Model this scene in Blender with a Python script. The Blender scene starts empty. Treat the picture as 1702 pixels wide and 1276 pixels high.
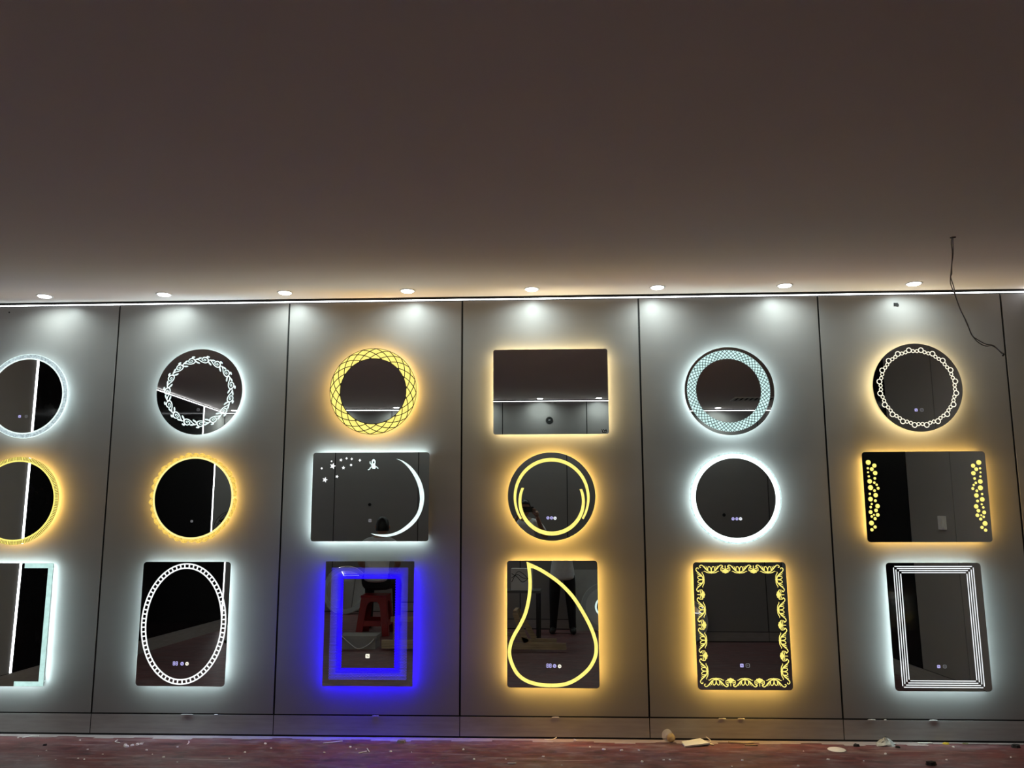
import bpy, math, random
from mathutils import Vector, Matrix
random.seed(7)
PI = math.pi
sc = bpy.context.scene
COL = sc.collection

# ------------------------------------------------------------------ camera
cd = bpy.data.cameras.new('camera')
cam = bpy.data.objects.new('camera', cd)
COL.objects.link(cam)
cd.sensor_width = 36.0
cd.lens = 28.424
cd.clip_start = 0.02
CAM = Vector((0.5793, -5.4705, 1.4795))
yaw, pitch, roll = math.radians(2.4531), math.radians(8.5507), math.radians(-0.1768)
fwd = Vector((-math.sin(yaw) * math.cos(pitch), math.cos(yaw) * math.cos(pitch), math.sin(pitch)))
rgt = Vector((math.cos(yaw), math.sin(yaw), 0))
upv = rgt.cross(fwd)
r2 = rgt * math.cos(roll) + upv * math.sin(roll)
u2 = upv * math.cos(roll) - rgt * math.sin(roll)
cam.matrix_world = Matrix(((r2.x, u2.x, -fwd.x, CAM.x), (r2.y, u2.y, -fwd.y, CAM.y), (r2.z, u2.z, -fwd.z, CAM.z), (0, 0, 0, 1)))
sc.camera = cam

# ------------------------------------------------------------------ world, exposure, render quality
w = bpy.data.worlds.new('world')
sc.world = w
w.use_nodes = True
w.node_tree.nodes['Background'].inputs[0].default_value = (0.02, 0.02, 0.022, 1)
w.node_tree.nodes['Background'].inputs[1].default_value = 0.2
sc.view_settings.view_transform = 'Standard'
sc.view_settings.look = 'None'
sc.view_settings.exposure = 0.60
sc.view_settings.gamma = 1.0
sc.view_settings.use_curve_mapping = False
sc.cycles.caustics_reflective = False
sc.cycles.caustics_refractive = False
sc.cycles.sample_clamp_indirect = 2.5
sc.cycles.diffuse_bounces = 6
sc.cycles.use_denoising = True

# light levels (the lamps themselves are built further down)
DOWNLIGHT_W = 1.95        # watts of each ceiling downlight
LINE_LED = 6.0           # radiance of the white ceiling line
HALO = {'cool': 36.0, 'warm': 41.0, 'soft': 39.0, 'blue': 125.0}

# ------------------------------------------------------------------ materials
MATS = {}
def mat(name, col, rough=0.5, metal=0.0, var=0.08, scale=6.0, bump=0.0, spec=0.5, stretch=None, emis=None, est=0.0, alpha=1.0, trans=0.0, ior=1.45):
    if name in MATS:
        return MATS[name]
    m = bpy.data.materials.new(name)
    m.use_nodes = True
    nt = m.node_tree
    b = nt.nodes['Principled BSDF']
    b.inputs['Roughness'].default_value = rough
    b.inputs['Metallic'].default_value = metal
    b.inputs['Specular IOR Level'].default_value = spec
    b.inputs['IOR'].default_value = ior
    b.inputs['Transmission Weight'].default_value = trans
    b.inputs['Alpha'].default_value = alpha
    tc = nt.nodes.new('ShaderNodeTexCoord')
    mp = nt.nodes.new('ShaderNodeMapping')
    nt.links.new(tc.outputs['Object'], mp.inputs[0])
    if stretch:
        mp.inputs['Scale'].default_value = stretch
    nz = nt.nodes.new('ShaderNodeTexNoise')
    nz.inputs['Scale'].default_value = scale
    nz.inputs['Detail'].default_value = 4
    nt.links.new(mp.outputs[0], nz.inputs['Vector'])
    cr = nt.nodes.new('ShaderNodeValToRGB')
    cr.color_ramp.elements[0].position = 0.3
    cr.color_ramp.elements[1].position = 0.7
    cr.color_ramp.elements[0].color = tuple(max(0, c * (1 - var)) for c in col) + (1,)
    cr.color_ramp.elements[1].color = tuple(min(1, c * (1 + var)) for c in col) + (1,)
    nt.links.new(nz.outputs[0], cr.inputs[0])
    nt.links.new(cr.outputs[0], b.inputs['Base Color'])
    if bump:
        bp = nt.nodes.new('ShaderNodeBump')
        bp.inputs['Strength'].default_value = bump
        bp.inputs['Distance'].default_value = 0.004
        nt.links.new(nz.outputs[0], bp.inputs['Height'])
        nt.links.new(bp.outputs[0], b.inputs['Normal'])
    if emis:
        b.inputs['Emission Color'].default_value = tuple(emis) + (1,)
        b.inputs['Emission Strength'].default_value = est
    MATS[name] = m
    return m

def emit(name, col, st, sample=True, speckle=0.0, scale=200.0):
    """a lit surface: an LED strip, a frosted lit pattern or a lit icon"""
    if name in MATS:
        return MATS[name]
    m = bpy.data.materials.new(name)
    m.use_nodes = True
    nt = m.node_tree
    nt.nodes.remove(nt.nodes['Principled BSDF'])
    e = nt.nodes.new('ShaderNodeEmission')
    e.inputs[0].default_value = tuple(col) + (1,)
    e.inputs[1].default_value = st
    if speckle:
        tc = nt.nodes.new('ShaderNodeTexCoord')
        nz = nt.nodes.new('ShaderNodeTexNoise')
        nz.inputs['Scale'].default_value = scale
        nz.inputs['Detail'].default_value = 2
        nt.links.new(tc.outputs['Object'], nz.inputs['Vector'])
        mr = nt.nodes.new('ShaderNodeMapRange')
        mr.inputs['From Min'].default_value = 0.3
        mr.inputs['From Max'].default_value = 0.7
        mr.inputs['To Min'].default_value = st * (1 - speckle)
        mr.inputs['To Max'].default_value = st * (1 + speckle)
        nt.links.new(nz.outputs[0], mr.inputs[0])
        nt.links.new(mr.outputs[0], e.inputs[1])
    nt.links.new(e.outputs[0], nt.nodes['Material Output'].inputs[0])
    if not sample:
        m.cycles.emission_sampling = 'NONE'
    MATS[name] = m
    return m

M_PANEL = mat('grey_laminate', (0.285, 0.272, 0.265), 0.40, var=0.02, scale=2.0, stretch=(1, 1, 4), spec=0.45)
M_SKIRT = mat('skirting_laminate', (0.36, 0.335, 0.32), 0.45, var=0.1, scale=5.0, stretch=(1, 1, 9))
M_BACK = mat('joint_black', (0.006, 0.006, 0.006), 0.8, var=0.3)
M_CEIL = mat('ceiling_paint', (0.90, 0.84, 0.81), 0.85, var=0.025, scale=0.8, spec=0.2)
M_MIRROR = mat('silvered_glass', (0.70, 0.71, 0.69), 0.0, 1.0, var=0.02, scale=2)
M_BOX = mat('lamp_box', (0.5, 0.5, 0.5), 0.6)
M_BLACKGLASS = mat('dark_glass', (0.006, 0.006, 0.007), 0.08, var=0.3, spec=0.08)
M_DARKPRINT = mat('dark_print', (0.03, 0.02, 0.012), 0.6, var=0.3, scale=30)
M_WHITEPL = mat('white_plastic', (0.75, 0.75, 0.74), 0.4)
M_BLACKPL = mat('black_plastic', (0.012, 0.012, 0.013), 0.4)
M_CHIP = mat('plaster_crumb', (0.88, 0.84, 0.80), 0.8, var=0.1, scale=60)
M_WOOD = mat('raw_timber', (0.38, 0.28, 0.17), 0.7, var=0.25, scale=4, stretch=(1, 14, 14), bump=0.2)
M_CABLE = mat('grey_cable', (0.16, 0.14, 0.13), 0.5)

LED_COOL = emit('led_cool', (0.76, 1.0, 1.02), HALO['cool'])
LED_WARM = emit('led_warm', (1.0, 0.60, 0.13), HALO['warm'])
LED_SOFT = emit('led_soft', (1.0, 0.79, 0.38), HALO['soft'])
LED_BLUE = emit('led_blue', (0.012, 0.001, 1.0), HALO['blue'])
LIT_COOL = emit('lit_cool', (0.80, 1.0, 0.97), 0.78, False, 0.12, 60)
LIT_WHITE = emit('lit_white', (0.95, 1.0, 1.0), 0.80, False, 0.08, 60)
LIT_LINE = emit('lit_line', (0.93, 0.98, 1.0), 0.68, False, 0.06, 60)
LIT_WARM = emit('lit_warm', (1.0, 0.83, 0.20), 0.78, False, 0.10, 40)
LIT_PALE = emit('lit_pale_warm', (1.0, 0.93, 0.72), 0.78, False, 0.08, 60)
LIT_BLUE = emit('lit_blue', (0.018, 0.004, 1.0), 0.9, False)
LIT_VIOLET = emit('lit_violet', (0.26, 0.22, 1.0), 0.9, False)
ICON_WHITE = emit('icon_white', (0.9, 0.95, 1.0), 0.64, False)
ICON_BLUE = emit('icon_blue', (0.55, 0.52, 1.0), 0.56, False)
ICON_DIM = emit('icon_dim', (0.75, 0.75, 0.8), 0.14, False)
ICON_IVORY = emit('icon_ivory', (1.0, 0.97, 0.80), 0.66, False)
M_LINE = emit('line_led', (0.93, 0.96, 1.0), LINE_LED)
M_LENS = emit('downlight_lens', (0.95, 0.98, 1.0), 12.0)

# ------------------------------------------------------------------ object helpers
def mesh(name, verts, faces, m, parent=None, loc=None, rot=None, smooth=False):
    me = bpy.data.meshes.new(name)
    me.from_pydata([tuple(v) for v in verts], [], faces)
    me.validate()
    me.update()
    if smooth:
        for p in me.polygons:
            p.use_smooth = True
    me.materials.append(m)
    return place(name, me, parent, loc, rot)

def place(name, me, parent=None, loc=None, rot=None):
    o = bpy.data.objects.new(name, me)
    COL.objects.link(o)
    if loc is not None:
        o.location = loc
    if rot is not None:
        o.rotation_euler = rot
    if parent is not None:
        o.parent = parent
    return o

def tag(o, label=None, cat=None, group=None, kind=None):
    if label:
        o['label'] = label
    if cat:
        o['category'] = cat
    if group:
        o['group'] = group
    if kind:
        o['kind'] = kind
    return o

def thing(name, label, cat, loc=(0, 0, 0), rot=(0, 0, 0), group=None):
    o = bpy.data.objects.new(name, None)
    COL.objects.link(o)
    o.empty_display_size = 0.1
    o.location = loc
    o.rotation_euler = rot
    return tag(o, label, cat, group)

class G:
    """collects geometry for one mesh"""
    def __init__(s):
        s.v = []
        s.f = []
    def box(s, x0, x1, y0, y1, z0, z1):
        n = len(s.v)
        s.v += [(x0, y0, z0), (x1, y0, z0), (x1, y1, z0), (x0, y1, z0), (x0, y0, z1), (x1, y0, z1), (x1, y1, z1), (x0, y1, z1)]
        s.f += [tuple(n + i for i in q) for q in ((0, 3, 2, 1), (4, 5, 6, 7), (0, 1, 5, 4), (1, 2, 6, 5), (2, 3, 7, 6), (3, 0, 4, 7))]
        return s
    def prism(s, pts, y0, y1):
        """outline in the x-z plane (any winding), extruded from y0 (back) to y1 (front, smaller y)"""
        a = sum(p[0] * q[1] - q[0] * p[1] for p, q in zip(pts, pts[1:] + pts[:1]))
        if a < 0:
            pts = pts[::-1]
        n, k = len(s.v), len(pts)
        s.v += [(x, y1, z) for x, z in pts] + [(x, y0, z) for x, z in pts]
        s.f.append(tuple(n + i for i in range(k)))
        s.f.append(tuple(n + k + i for i in reversed(range(k))))
        for i in range(k):
            j = (i + 1) % k
            s.f.append((n + i, n + k + i, n + k + j, n + j))
        return s
    def ring(s, r0, r1, y0, y1, n=72, sx=1.0, c=(0, 0), r0b=None, r1b=None):
        """annulus; r0b, r1b give the vertical radii of an oval"""
        r0b = r0 if r0b is None else r0b
        r1b = r1 if r1b is None else r1b
        b = len(s.v)
        for i in range(n):
            a = 2 * PI * i / n
            ca, sa = math.cos(a), math.sin(a)
            s.v += [(c[0] + r0 * ca, y1, c[1] + r0b * sa), (c[0] + r1 * ca, y1, c[1] + r1b * sa), (c[0] + r1 * ca, y0, c[1] + r1b * sa), (c[0] + r0 * ca, y0, c[1] + r0b * sa)]
        for i in range(n):
            p, q = b + 4 * i, b + 4 * ((i + 1) % n)
            for k in range(4):
                s.f.append((p + k, p + (k + 1) % 4, q + (k + 1) % 4, q + k))
        return s
    def stroke(s, pts, wd, y0, y1, closed=False):
        """a band along a 2-D path; wd is one width or one per point"""
        k = len(pts)
        ws = wd if isinstance(wd, (list, tuple)) else [wd] * k
        b = len(s.v)
        for i, (x, z) in enumerate(pts):
            if closed:
                a, c = pts[(i - 1) % k], pts[(i + 1) % k]
            else:
                a, c = pts[max(i - 1, 0)], pts[min(i + 1, k - 1)]
            dx, dz = c[0] - a[0], c[1] - a[1]
            l = math.hypot(dx, dz) or 1
            nx, nz = -dz / l * ws[i] / 2, dx / l * ws[i] / 2
            s.v += [(x + nx, y1, z + nz), (x - nx, y1, z - nz), (x - nx, y0, z - nz), (x + nx, y0, z + nz)]
        for i in range(k if closed else k - 1):
            p, q = b + 4 * i, b + 4 * ((i + 1) % k)
            for e in range(4):
                s.f.append((p + e, q + e, q + (e + 1) % 4, p + (e + 1) % 4))
        if not closed:
            s.f.append((b, b + 1, b + 2, b + 3))
            e = b + 4 * (k - 1)
            s.f.append((e + 3, e + 2, e + 1, e))
        return s
    def tube(s, path, rad, n=8, cap=True):
        """a round bar along a 3-D path; rad is one radius or one per point"""
        k = len(path)
        rs = rad if isinstance(rad, (list, tuple)) else [rad] * k
        P = [Vector(p) for p in path]
        b = len(s.v)
        ref = None
        for i in range(k):
            d = (P[min(i + 1, k - 1)] - P[max(i - 1, 0)])
            d = d.normalized() if d.length > 1e-9 else Vector((0, 0, 1))
            if ref is None:
                ref = Vector((0, 0, 1)) if abs(d.z) < 0.9 else Vector((1, 0, 0))
            u = (ref - d * ref.dot(d)).normalized()
            ref = u
            v = d.cross(u)
            for j in range(n):
                a = 2 * PI * j / n
                s.v.append(tuple(P[i] + (u * math.cos(a) + v * math.sin(a)) * rs[i]))
        for i in range(k - 1):
            for j in range(n):
                s.f.append((b + i * n + j, b + i * n + (j + 1) % n, b + (i + 1) * n + (j + 1) % n, b + (i + 1) * n + j))
        if cap:
            s.f.append(tuple(b + j for j in reversed(range(n))))
            s.f.append(tuple(b + (k - 1) * n + j for j in range(n)))
        return s
    def lathe(s, prof, n=24, c=(0, 0, 0), cap=True):
        """profile of (radius, z) turned about the z axis"""
        b = len(s.v)
        for r, z in prof:
            for j in range(n):
                a = 2 * PI * j / n
                s.v.append((c[0] + r * math.cos(a), c[1] + r * math.sin(a), c[2] + z))
        for i in range(len(prof) - 1):
            for j in range(n):
                s.f.append((b + i * n + j, b + i * n + (j + 1) % n, b + (i + 1) * n + (j + 1) % n, b + (i + 1) * n + j))
        if cap and prof[0][0] > 1e-5:
            s.f.append(tuple(b + j for j in reversed(range(n))))
        if cap and prof[-1][0] > 1e-5:
            s.f.append(tuple(b + (len(prof) - 1) * n + j for j in range(n)))
        return s
    def out(s, name, m, parent=None, loc=None, rot=None, smooth=False):
        return mesh(name, s.v, s.f, m, parent, loc, rot, smooth)

def circle(r, n=64, c=(0, 0), rb=None):
    rb = r if rb is None else rb
    return [(c[0] + r * math.cos(2 * PI * i / n), c[1] + rb * math.sin(2 * PI * i / n)) for i in range(n)]

def rrect(w_, h, r, n=6):
    o = []
    for cx, cz, a0 in ((w_ / 2 - r, h / 2 - r, 0), (-w_ / 2 + r, h / 2 - r, 90), (-w_ / 2 + r, -h / 2 + r, 180), (w_ / 2 - r, -h / 2 + r, 270)):
        for i in range(n + 1):
            a = math.radians(a0 + 90 * i / n)
            o.append((cx + r * math.cos(a), cz + r * math.sin(a)))
    return o

def smooth_path(pts, per=6, closed=False):
    """Catmull-Rom through 2-D or 3-D points"""
    k = len(pts)
    P = [Vector(p) for p in pts]
    o = []
    for i in range(k if closed else k - 1):
        if closed:
            a, b, c, d = P[(i - 1) % k], P[i], P[(i + 1) % k], P[(i + 2) % k]
        else:
            a, b, c, d = P[max(i - 1, 0)], P[i], P[i + 1], P[min(i + 2, k - 1)]
        for j in range(per):
            t = j / per
            o.append(tuple(0.5 * ((2 * b) + (c - a) * t + (2 * a - 5 * b + 4 * c - d) * t * t + (3 * b - a - 3 * c + d) * t ** 3)))
    if not closed:
        o.append(tuple(P[-1]))
    return o

# ------------------------------------------------------------------ the room
XL, XR, YF, ZC = -3.92, 3.83, -6.30, 2.921
PW = 1.22
Z_PB, Z_PT = 0.1385, 2.892      # panel bottom and top
GAP = 0.005

def struct(o):
    o['kind'] = 'structure'
    return o

# floor: worn dark red protective film
def floor_mat():
    m = bpy.data.materials.new('red_floor_film')
    m.use_nodes = True
    nt = m.node_tree
    b = nt.nodes['Principled BSDF']
    tc = nt.nodes.new('ShaderNodeTexCoord')
    def noise(scale, st, det=5):
        mp = nt.nodes.new('ShaderNodeMapping')
        mp.inputs['Scale'].default_value = st
        nt.links.new(tc.outputs['Object'], mp.inputs[0])
        n = nt.nodes.new('ShaderNodeTexNoise')
        n.inputs['Scale'].default_value = scale
        n.inputs['Detail'].default_value = det
        n.inputs['Roughness'].default_value = 0.65
        nt.links.new(mp.outputs[0], n.inputs['Vector'])
        return n
    def ramp(src, p0, p1, c0, c1):
        r = nt.nodes.new('ShaderNodeValToRGB')
        r.color_ramp.elements[0].position = p0
        r.color_ramp.elements[1].position = p1
        r.color_ramp.elements[0].color = c0
        r.color_ramp.elements[1].color = c1
        nt.links.new(src.outputs[0], r.inputs[0])
        return r
    def mix(fac, a, b_):
        x = nt.nodes.new('ShaderNodeMix')
        x.data_type = 'RGBA'
        nt.links.new(fac, x.inputs[0])
        nt.links.new(a, x.inputs[6])
        if isinstance(b_, tuple):
            x.inputs[7].default_value = b_
        else:
            nt.links.new(b_, x.inputs[7])
        return x
    streak = ramp(noise(5.0, (1.0, 5.0, 1)), 0.35, 0.68, (0.10, 0.030, 0.035, 1), (0.23, 0.075, 0.072, 1))
    dust = ramp(noise(2.2, (1.0, 2.2, 1)), 0.45, 0.70, (0, 0, 0, 1), (0.75, 0.75, 0.75, 1))
    m1 = mix(dust.outputs[0], streak.outputs[0], (0.165, 0.125, 0.13, 1))
    scuff = ramp(noise(11.0, (0.8, 1.8, 1), 6), 0.52, 0.68, (0, 0, 0, 1), (0.62, 0.62, 0.62, 1))
    m2 = mix(scuff.outputs[0], m1.outputs[2], (0.30, 0.205, 0.205, 1))
    dark = ramp(noise(8.0, (0.8, 1.7, 1), 6), 0.52, 0.66, (0, 0, 0, 1), (0.75, 0.75, 0.75, 1))
    m3 = mix(dark.outputs[0], m2.outputs[2], (0.055, 0.032, 0.034, 1))
    def scratch(rot, seed):
        mp = nt.nodes.new('ShaderNodeMapping')
        mp.inputs['Rotation'].default_value = (0, 0, rot)
        mp.inputs['Location'].default_value = (seed, seed * 0.7, 0)
        mp.inputs['Scale'].default_value = (0.5, 11.0, 1)
        nt.links.new(tc.outputs['Object'], mp.inputs[0])
        n = nt.nodes.new('ShaderNodeTexNoise')
        n.inputs['Scale'].default_value = 3.0
        n.inputs['Detail'].default_value = 1
        nt.links.new(mp.outputs[0], n.inputs['Vector'])
        return ramp(n, 0.69, 0.72, (0, 0, 0, 1), (0.6, 0.6, 0.6, 1))
    m4 = mix(scratch(1.0, 3.0).outputs[0], m3.outputs[2], (0.38, 0.28, 0.28, 1))
    m5 = mix(scratch(-0.5, 9.0).outputs[0], m4.outputs[2], (0.34, 0.24, 0.24, 1))
    nt.links.new(m5.outputs[2], b.inputs['Base Color'])
    b.inputs['Roughness'].default_value = 0.42
    bp = nt.nodes.new('ShaderNodeBump')
    bp.inputs['Strength'].default_value = 0.25
    bp.inputs['Distance'].default_value = 0.006
    nt.links.new(noise(9.0, (1, 3, 1)).outputs[0], bp.inputs['Height'])
    nt.links.new(bp.outputs[0], b.inputs['Normal'])
    return m

floor = struct(G().box(XL - 0.1, XR + 0.1, YF - 0.1, 0.12, -0.1, 0.0).out('floor', floor_mat()))
M_PALE = mat('pale_floor_edge', (0.40, 0.33, 0.325), 0.35, var=0.15, scale=14, stretch=(1, 4, 1))
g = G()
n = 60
for i in range(n):      # paler strip of floor along the wall, ragged on its room side
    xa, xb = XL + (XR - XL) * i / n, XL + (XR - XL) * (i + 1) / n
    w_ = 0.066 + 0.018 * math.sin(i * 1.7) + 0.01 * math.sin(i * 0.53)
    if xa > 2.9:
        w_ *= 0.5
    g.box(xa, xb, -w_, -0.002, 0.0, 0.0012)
g.out('pale_edge_strip', M_PALE, floor)

struct(G().box(XL - 0.1, XR + 0.1, YF - 0.1, 0.12, ZC, ZC + 0.1).out('ceiling', M_CEIL))

# the mirror wall: black backing, laminate panels with open joints
wall_back = struct(G().box(XL - 0.1, XR + 0.1, 0.006, 0.12, 0, ZC).out('wall_back', M_BACK))
edges = [XL] + [PW * k for k in range(-3, 4)] + [XR]
edges = sorted(set(round(e, 4) for e in edges))
def panel_mesh(w_, h, t=0.012, bev=0.0015):
    v = [(0, 0, 0), (w_, 0, 0), (w_, 0, h), (0, 0, h), (bev, -t, bev), (w_ - bev, -t, bev), (w_ - bev, -t, h - bev), (bev, -t, h - bev)]
    f = [(0, 3, 2, 1), (4, 5, 6, 7), (0, 1, 5, 4), (1, 2, 6, 5), (2, 3, 7, 6), (3, 0, 4, 7)]
    return v, f
for a, b in zip(edges[:-1], edges[1:]):
    v, f = panel_mesh(b - a - 2 * GAP, Z_PT - Z_PB)
    mesh('wall_panel', v, f, M_PANEL, wall_back, (a + GAP, 0.012, Z_PB))
base_back = struct(G().box(XL, XR, 0.002, 0.005, 0, 0.134).out('baseboard_back', M_BACK))
for a, b in zip(edges[:-1], edges[1:]):
    v, f = panel_mesh(b - a - 0.003, 0.1215, 0.010)
    mesh('skirting_board', v, f, M_SKIRT, base_back, (a + 0.0015, 0.010, 0.0105))

# black shadow gap and white light line along the top of every wall
struct(G().box(XL, XR, -0.004, 0.004, 2.9045, ZC).out('trim_1', M_BACK))
tag(G().box(XL, XR, -0.0008, 0.005, 2.8980, 2.9045).out('led_strip_light', M_LINE), 'thin white LED line along the top of the mirror wall', 'light')

# the wall opposite, the same panels
wall_front = struct(G().box(XL - 0.1, XR + 0.1, YF - 0.12, YF - 0.006, 0, ZC).out('wall_front', M_BACK))
fe = [XL] + [1.16 + PW * k for k in range(-4, 3) if 1.16 + PW * k > XL + 0.1] + [XR]
for a, b in zip(fe[:-1], fe[1:]):
    v, f = panel_mesh(b - a - 2 * GAP, Z_PT - Z_PB)
    mesh('wall_panel', v, f, M_PANEL, wall_front, (b - GAP, YF - 0.012, Z_PB), (0, 0, PI))
base_front = struct(G().box(XL, XR, YF - 0.005, YF - 0.002, 0, 0.134).out('baseboard_front', M_BACK))
for a, b in zip(fe[:-1], fe[1:]):
    v, f = panel_mesh(b - a - 0.003, 0.1215, 0.010)
    mesh('skirting_board', v, f, M_SKIRT, base_front, (b - 0.0015, YF - 0.010, 0.0105), (0, 0, PI))
struct(G().box(XL, XR, YF - 0.004, YF + 0.004, 2.9045, ZC).out('trim_2', M_BACK))
tag(G().box(XL, XR, YF - 0.005, YF + 0.0008, 2.8980, 2.9045).out('led_strip_light', M_LINE), 'thin white LED line along the top of the wall opposite the mirrors', 'light')

# left wall: one panelled stretch, then a dark glass front between lit jambs
wall_left = struct(G().box(XL - 0.12, XL - 0.006, YF, 0.006, 0, ZC).out('wall_left', M_BACK))
def side_panels(x, sgn, spans, wall):
    for a, b in spans:
        v, f = panel_mesh(b - a - 2 * GAP, Z_PT - Z_PB)
        loc, rz = ((x - sgn * 0.012, a + GAP, Z_PB), PI / 2) if sgn > 0 else ((x - sgn * 0.012, b - GAP, Z_PB), -PI / 2)
        mesh('wall_panel', v, f, M_PANEL, wall, loc, (0, 0, rz))
side_panels(XL, 1, [(-1.47, -0.74), (-0.74, 0.0), (YF, -5.53)], wall_left)
struct(G().box(XL - 0.008, XL, YF, 0, 0.0, 0.134).out('baseboard_left', M_SKIRT))
struct(G().box(XL - 0.006, XL - 0.001, -5.50, -1.50, 0.136, 2.89).out('window_1', M_BLACKGLASS))
tag(G().box(XL - 0.004, XL + 0.004, YF, 0, 2.8980, 2.9045).out('led_strip_light', M_LINE), 'thin white LED line above the dark glass side wall', 'light')
tag(G().box(XL - 0.004, XL + 0.005, -1.495, -1.478, 0.14, 2.89).out('led_strip_light', M_LINE), 'upright white LED line between the grey panel and the dark glass', 'light')
tag(G().box(XL - 0.004, XL + 0.005, -5.520, -5.503, 0.14, 2.89).out('led_strip_light', M_LINE), 'upright white LED line at the far end of the dark glass', 'light')
# right wall
wall_right = struct(G().box(XR + 0.006, XR + 0.12, YF, 0.006, 0, ZC).out('wall_right', M_BACK))
side_panels(XR, -1, [(-1.31, 0.0), (-2.12, -1.31), (YF, -5.2)], wall_right)
struct(G().box(XR, XR + 0.008, YF, 0, 0.0, 0.134).out('baseboard_right', M_SKIRT))
struct(G().box(XR + 0.001, XR + 0.006, -5.2, -2.13, 0.136, 2.89).out('window_2', M_BLACKGLASS))
tag(G().box(XR - 0.004, XR + 0.004, YF, 0, 2.8980, 2.9045).out('led_strip_light', M_LINE), 'thin white LED line along the top of the right side wall', 'light')

# ------------------------------------------------------------------ downlights
def downlight(x, y, label, group):
    t = thing('downlight', label, 'ceiling light', (x, y, ZC), group=group)
    G().lathe([(0.041, -0.004), (0.050, -0.0045), (0.054, -0.002), (0.054, 0.0)], 28, cap=False).out('trim_ring', M_WHITEPL, t, smooth=True)
    G().lathe([(0.026, -0.004), (0.031, -0.009), (0.037, -0.009), (0.042, -0.004)], 28, cap=False).out('lens', M_LENS, t, smooth=True)
    ld = bpy.data.lights.new('downlight_beam', 'AREA')
    ld.shape = 'DISK'
    ld.size = 0.045
    ld.energy = DOWNLIGHT_W
    ld.color = (0.84, 1.0, 0.97)
    ld.spread = math.radians(165)
    lo = bpy.data.objects.new('downlight_beam', ld)
    COL.objects.link(lo)
    lo.location = (0, 0, -0.0035)
    lo.parent = t
ORD = ['leftmost', 'second', 'third', 'fourth', 'fifth', 'sixth', 'seventh', 'rightmost']
for k in range(8):
    lab = {0: 'leftmost white round downlight in the ceiling above the mirror wall', 7: 'rightmost white round downlight, beside the hanging wire'}.get(
        k, ORD[k] + ' white round ceiling downlight counted from the left')
    downlight(-2.875 + 0.8405 * k, -0.185, lab, 'downlights above the mirror wall')
for k in range(9):
    downlight(-3.715 + 0.8405 * k, YF + 0.185, 'white round downlight above the wall opposite the mirrors', 'downlights above the opposite wall')

# ------------------------------------------------------------------ lit mirrors
Y_GB, Y_GF = -0.037, -0.042            # glass back and front
Y_P0, Y_P1 = -0.0418, -0.0428          # lit pattern on the glass
LED = {'cool': LED_COOL, 'warm': LED_WARM, 'blue': LED_BLUE, 'soft': LED_SOFT}

def mirror(name, label, c, outline, halo, box_inset=0.042, tilt=(0, 0), half=0.3, sides=None):
    off = half * max(abs(tilt[0]), abs(tilt[1])) * 1.1
    t = thing(name, label, 'mirror', (c[0], -off, c[1]), (tilt[0], 0, tilt[1]), 'lit mirrors on the panelled wall')
    G().prism(outline, Y_GB, Y_GF).out('mirror_glass', M_MIRROR, t)
    inner = inset(outline, box_inset)
    G().prism(inner, -0.001, Y_GB + 0.0005).out('lamp_box', M_BOX, t)
    if halo:
        led = inset(outline, box_inset - 0.002)
        k = len(led)
        g = G()
        for i in range(k):
            (x0, z0), (x1, z1) = led[i], led[(i + 1) % k]
            if sides and not sides((x0 + x1) / 2, (z0 + z1) / 2):
                continue
            b = len(g.v)
            g.v += [(x0, -0.018, z0), (x1, -0.018, z1), (x1, -0.031, z1), (x0, -0.031, z0)]
            g.f.append((b, b + 1, b + 2, b + 3))
        g.out('led_strip', LED[halo], t)
    return t

def inset(pts, d):
    k = len(pts)
    a = sum(p[0] * q[1] - q[0] * p[1] for p, q in zip(pts, pts[1:] + pts[:1]))
    sg = 1 if a > 0 else -1
    o = []
    for i in range(k):
        (ax, az), (x, z), (bx, bz) = pts[i - 1], pts[i], pts[(i + 1) % k]
        n1 = Vector((-(z - az), x - ax)).normalized() * sg
        n2 = Vector((-(bz - z), bx - x)).normalized() * sg
        m = n1 + n2
        l = max(0.35, 0.5 * (1 + n1.dot(n2)))
        m = m * (d / (2 * l))
        o.append((x + m.x, z + m.y))
    return o

RND = circle(0.297, 96)
def ROUND(r):
    return circle(r, 96)

def px_tilt(dx, dy):
    """turn of a mirror that shifts its reflection by about (dx right, dy down) parts per 1344"""
    return (-dy / 1438.0, -dx / 1438.0)

def button(t, x, z, m, kind='disc', r=0.009):
    g = G()
    if kind == 'disc':
        g.prism(circle(r, 20, (x, z)), Y_P0, Y_P1)
    elif kind == 'square':
        g.prism([(x + p[0], z + p[1]) for p in rrect(2 * r, 2 * r, r * 0.35, 3)], Y_P0, Y_P1)
    elif kind == 'outline':
        o = [(x + p[0], z + p[1]) for p in rrect(2 * r, 2 * r, r * 0.4, 3)]
        g.stroke(o, r * 0.32, Y_P0, Y_P1, closed=True)
        g.stroke([(x - r * 0.3, z - r * 0.3), (x, z + r * 0.4), (x + r * 0.3, z - r * 0.3)], r * 0.25, Y_P0, Y_P1)
    elif kind == 'ring':
        g.ring(r * 0.62, r, Y_P0, Y_P1, 20, c=(x, z))
        g.prism(circle(r * 0.3, 10, (x, z)), Y_P0, Y_P1)
    b = g.out('touch_button', m, t)
    if kind in ('disc', 'square') and r >= 0.008:
        h = G()
        h.stroke([(x - r * 0.42 + 0.84 * r * i / 8, z + r * 0.45 * math.sin(i * 0.8) * (1 if i % 2 else 0.6)) for i in range(9)], r * 0.2, Y_P1, Y_P1 - 0.0004)
        h.out('icon', M_DARKPRINT, b)
    return b

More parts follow.
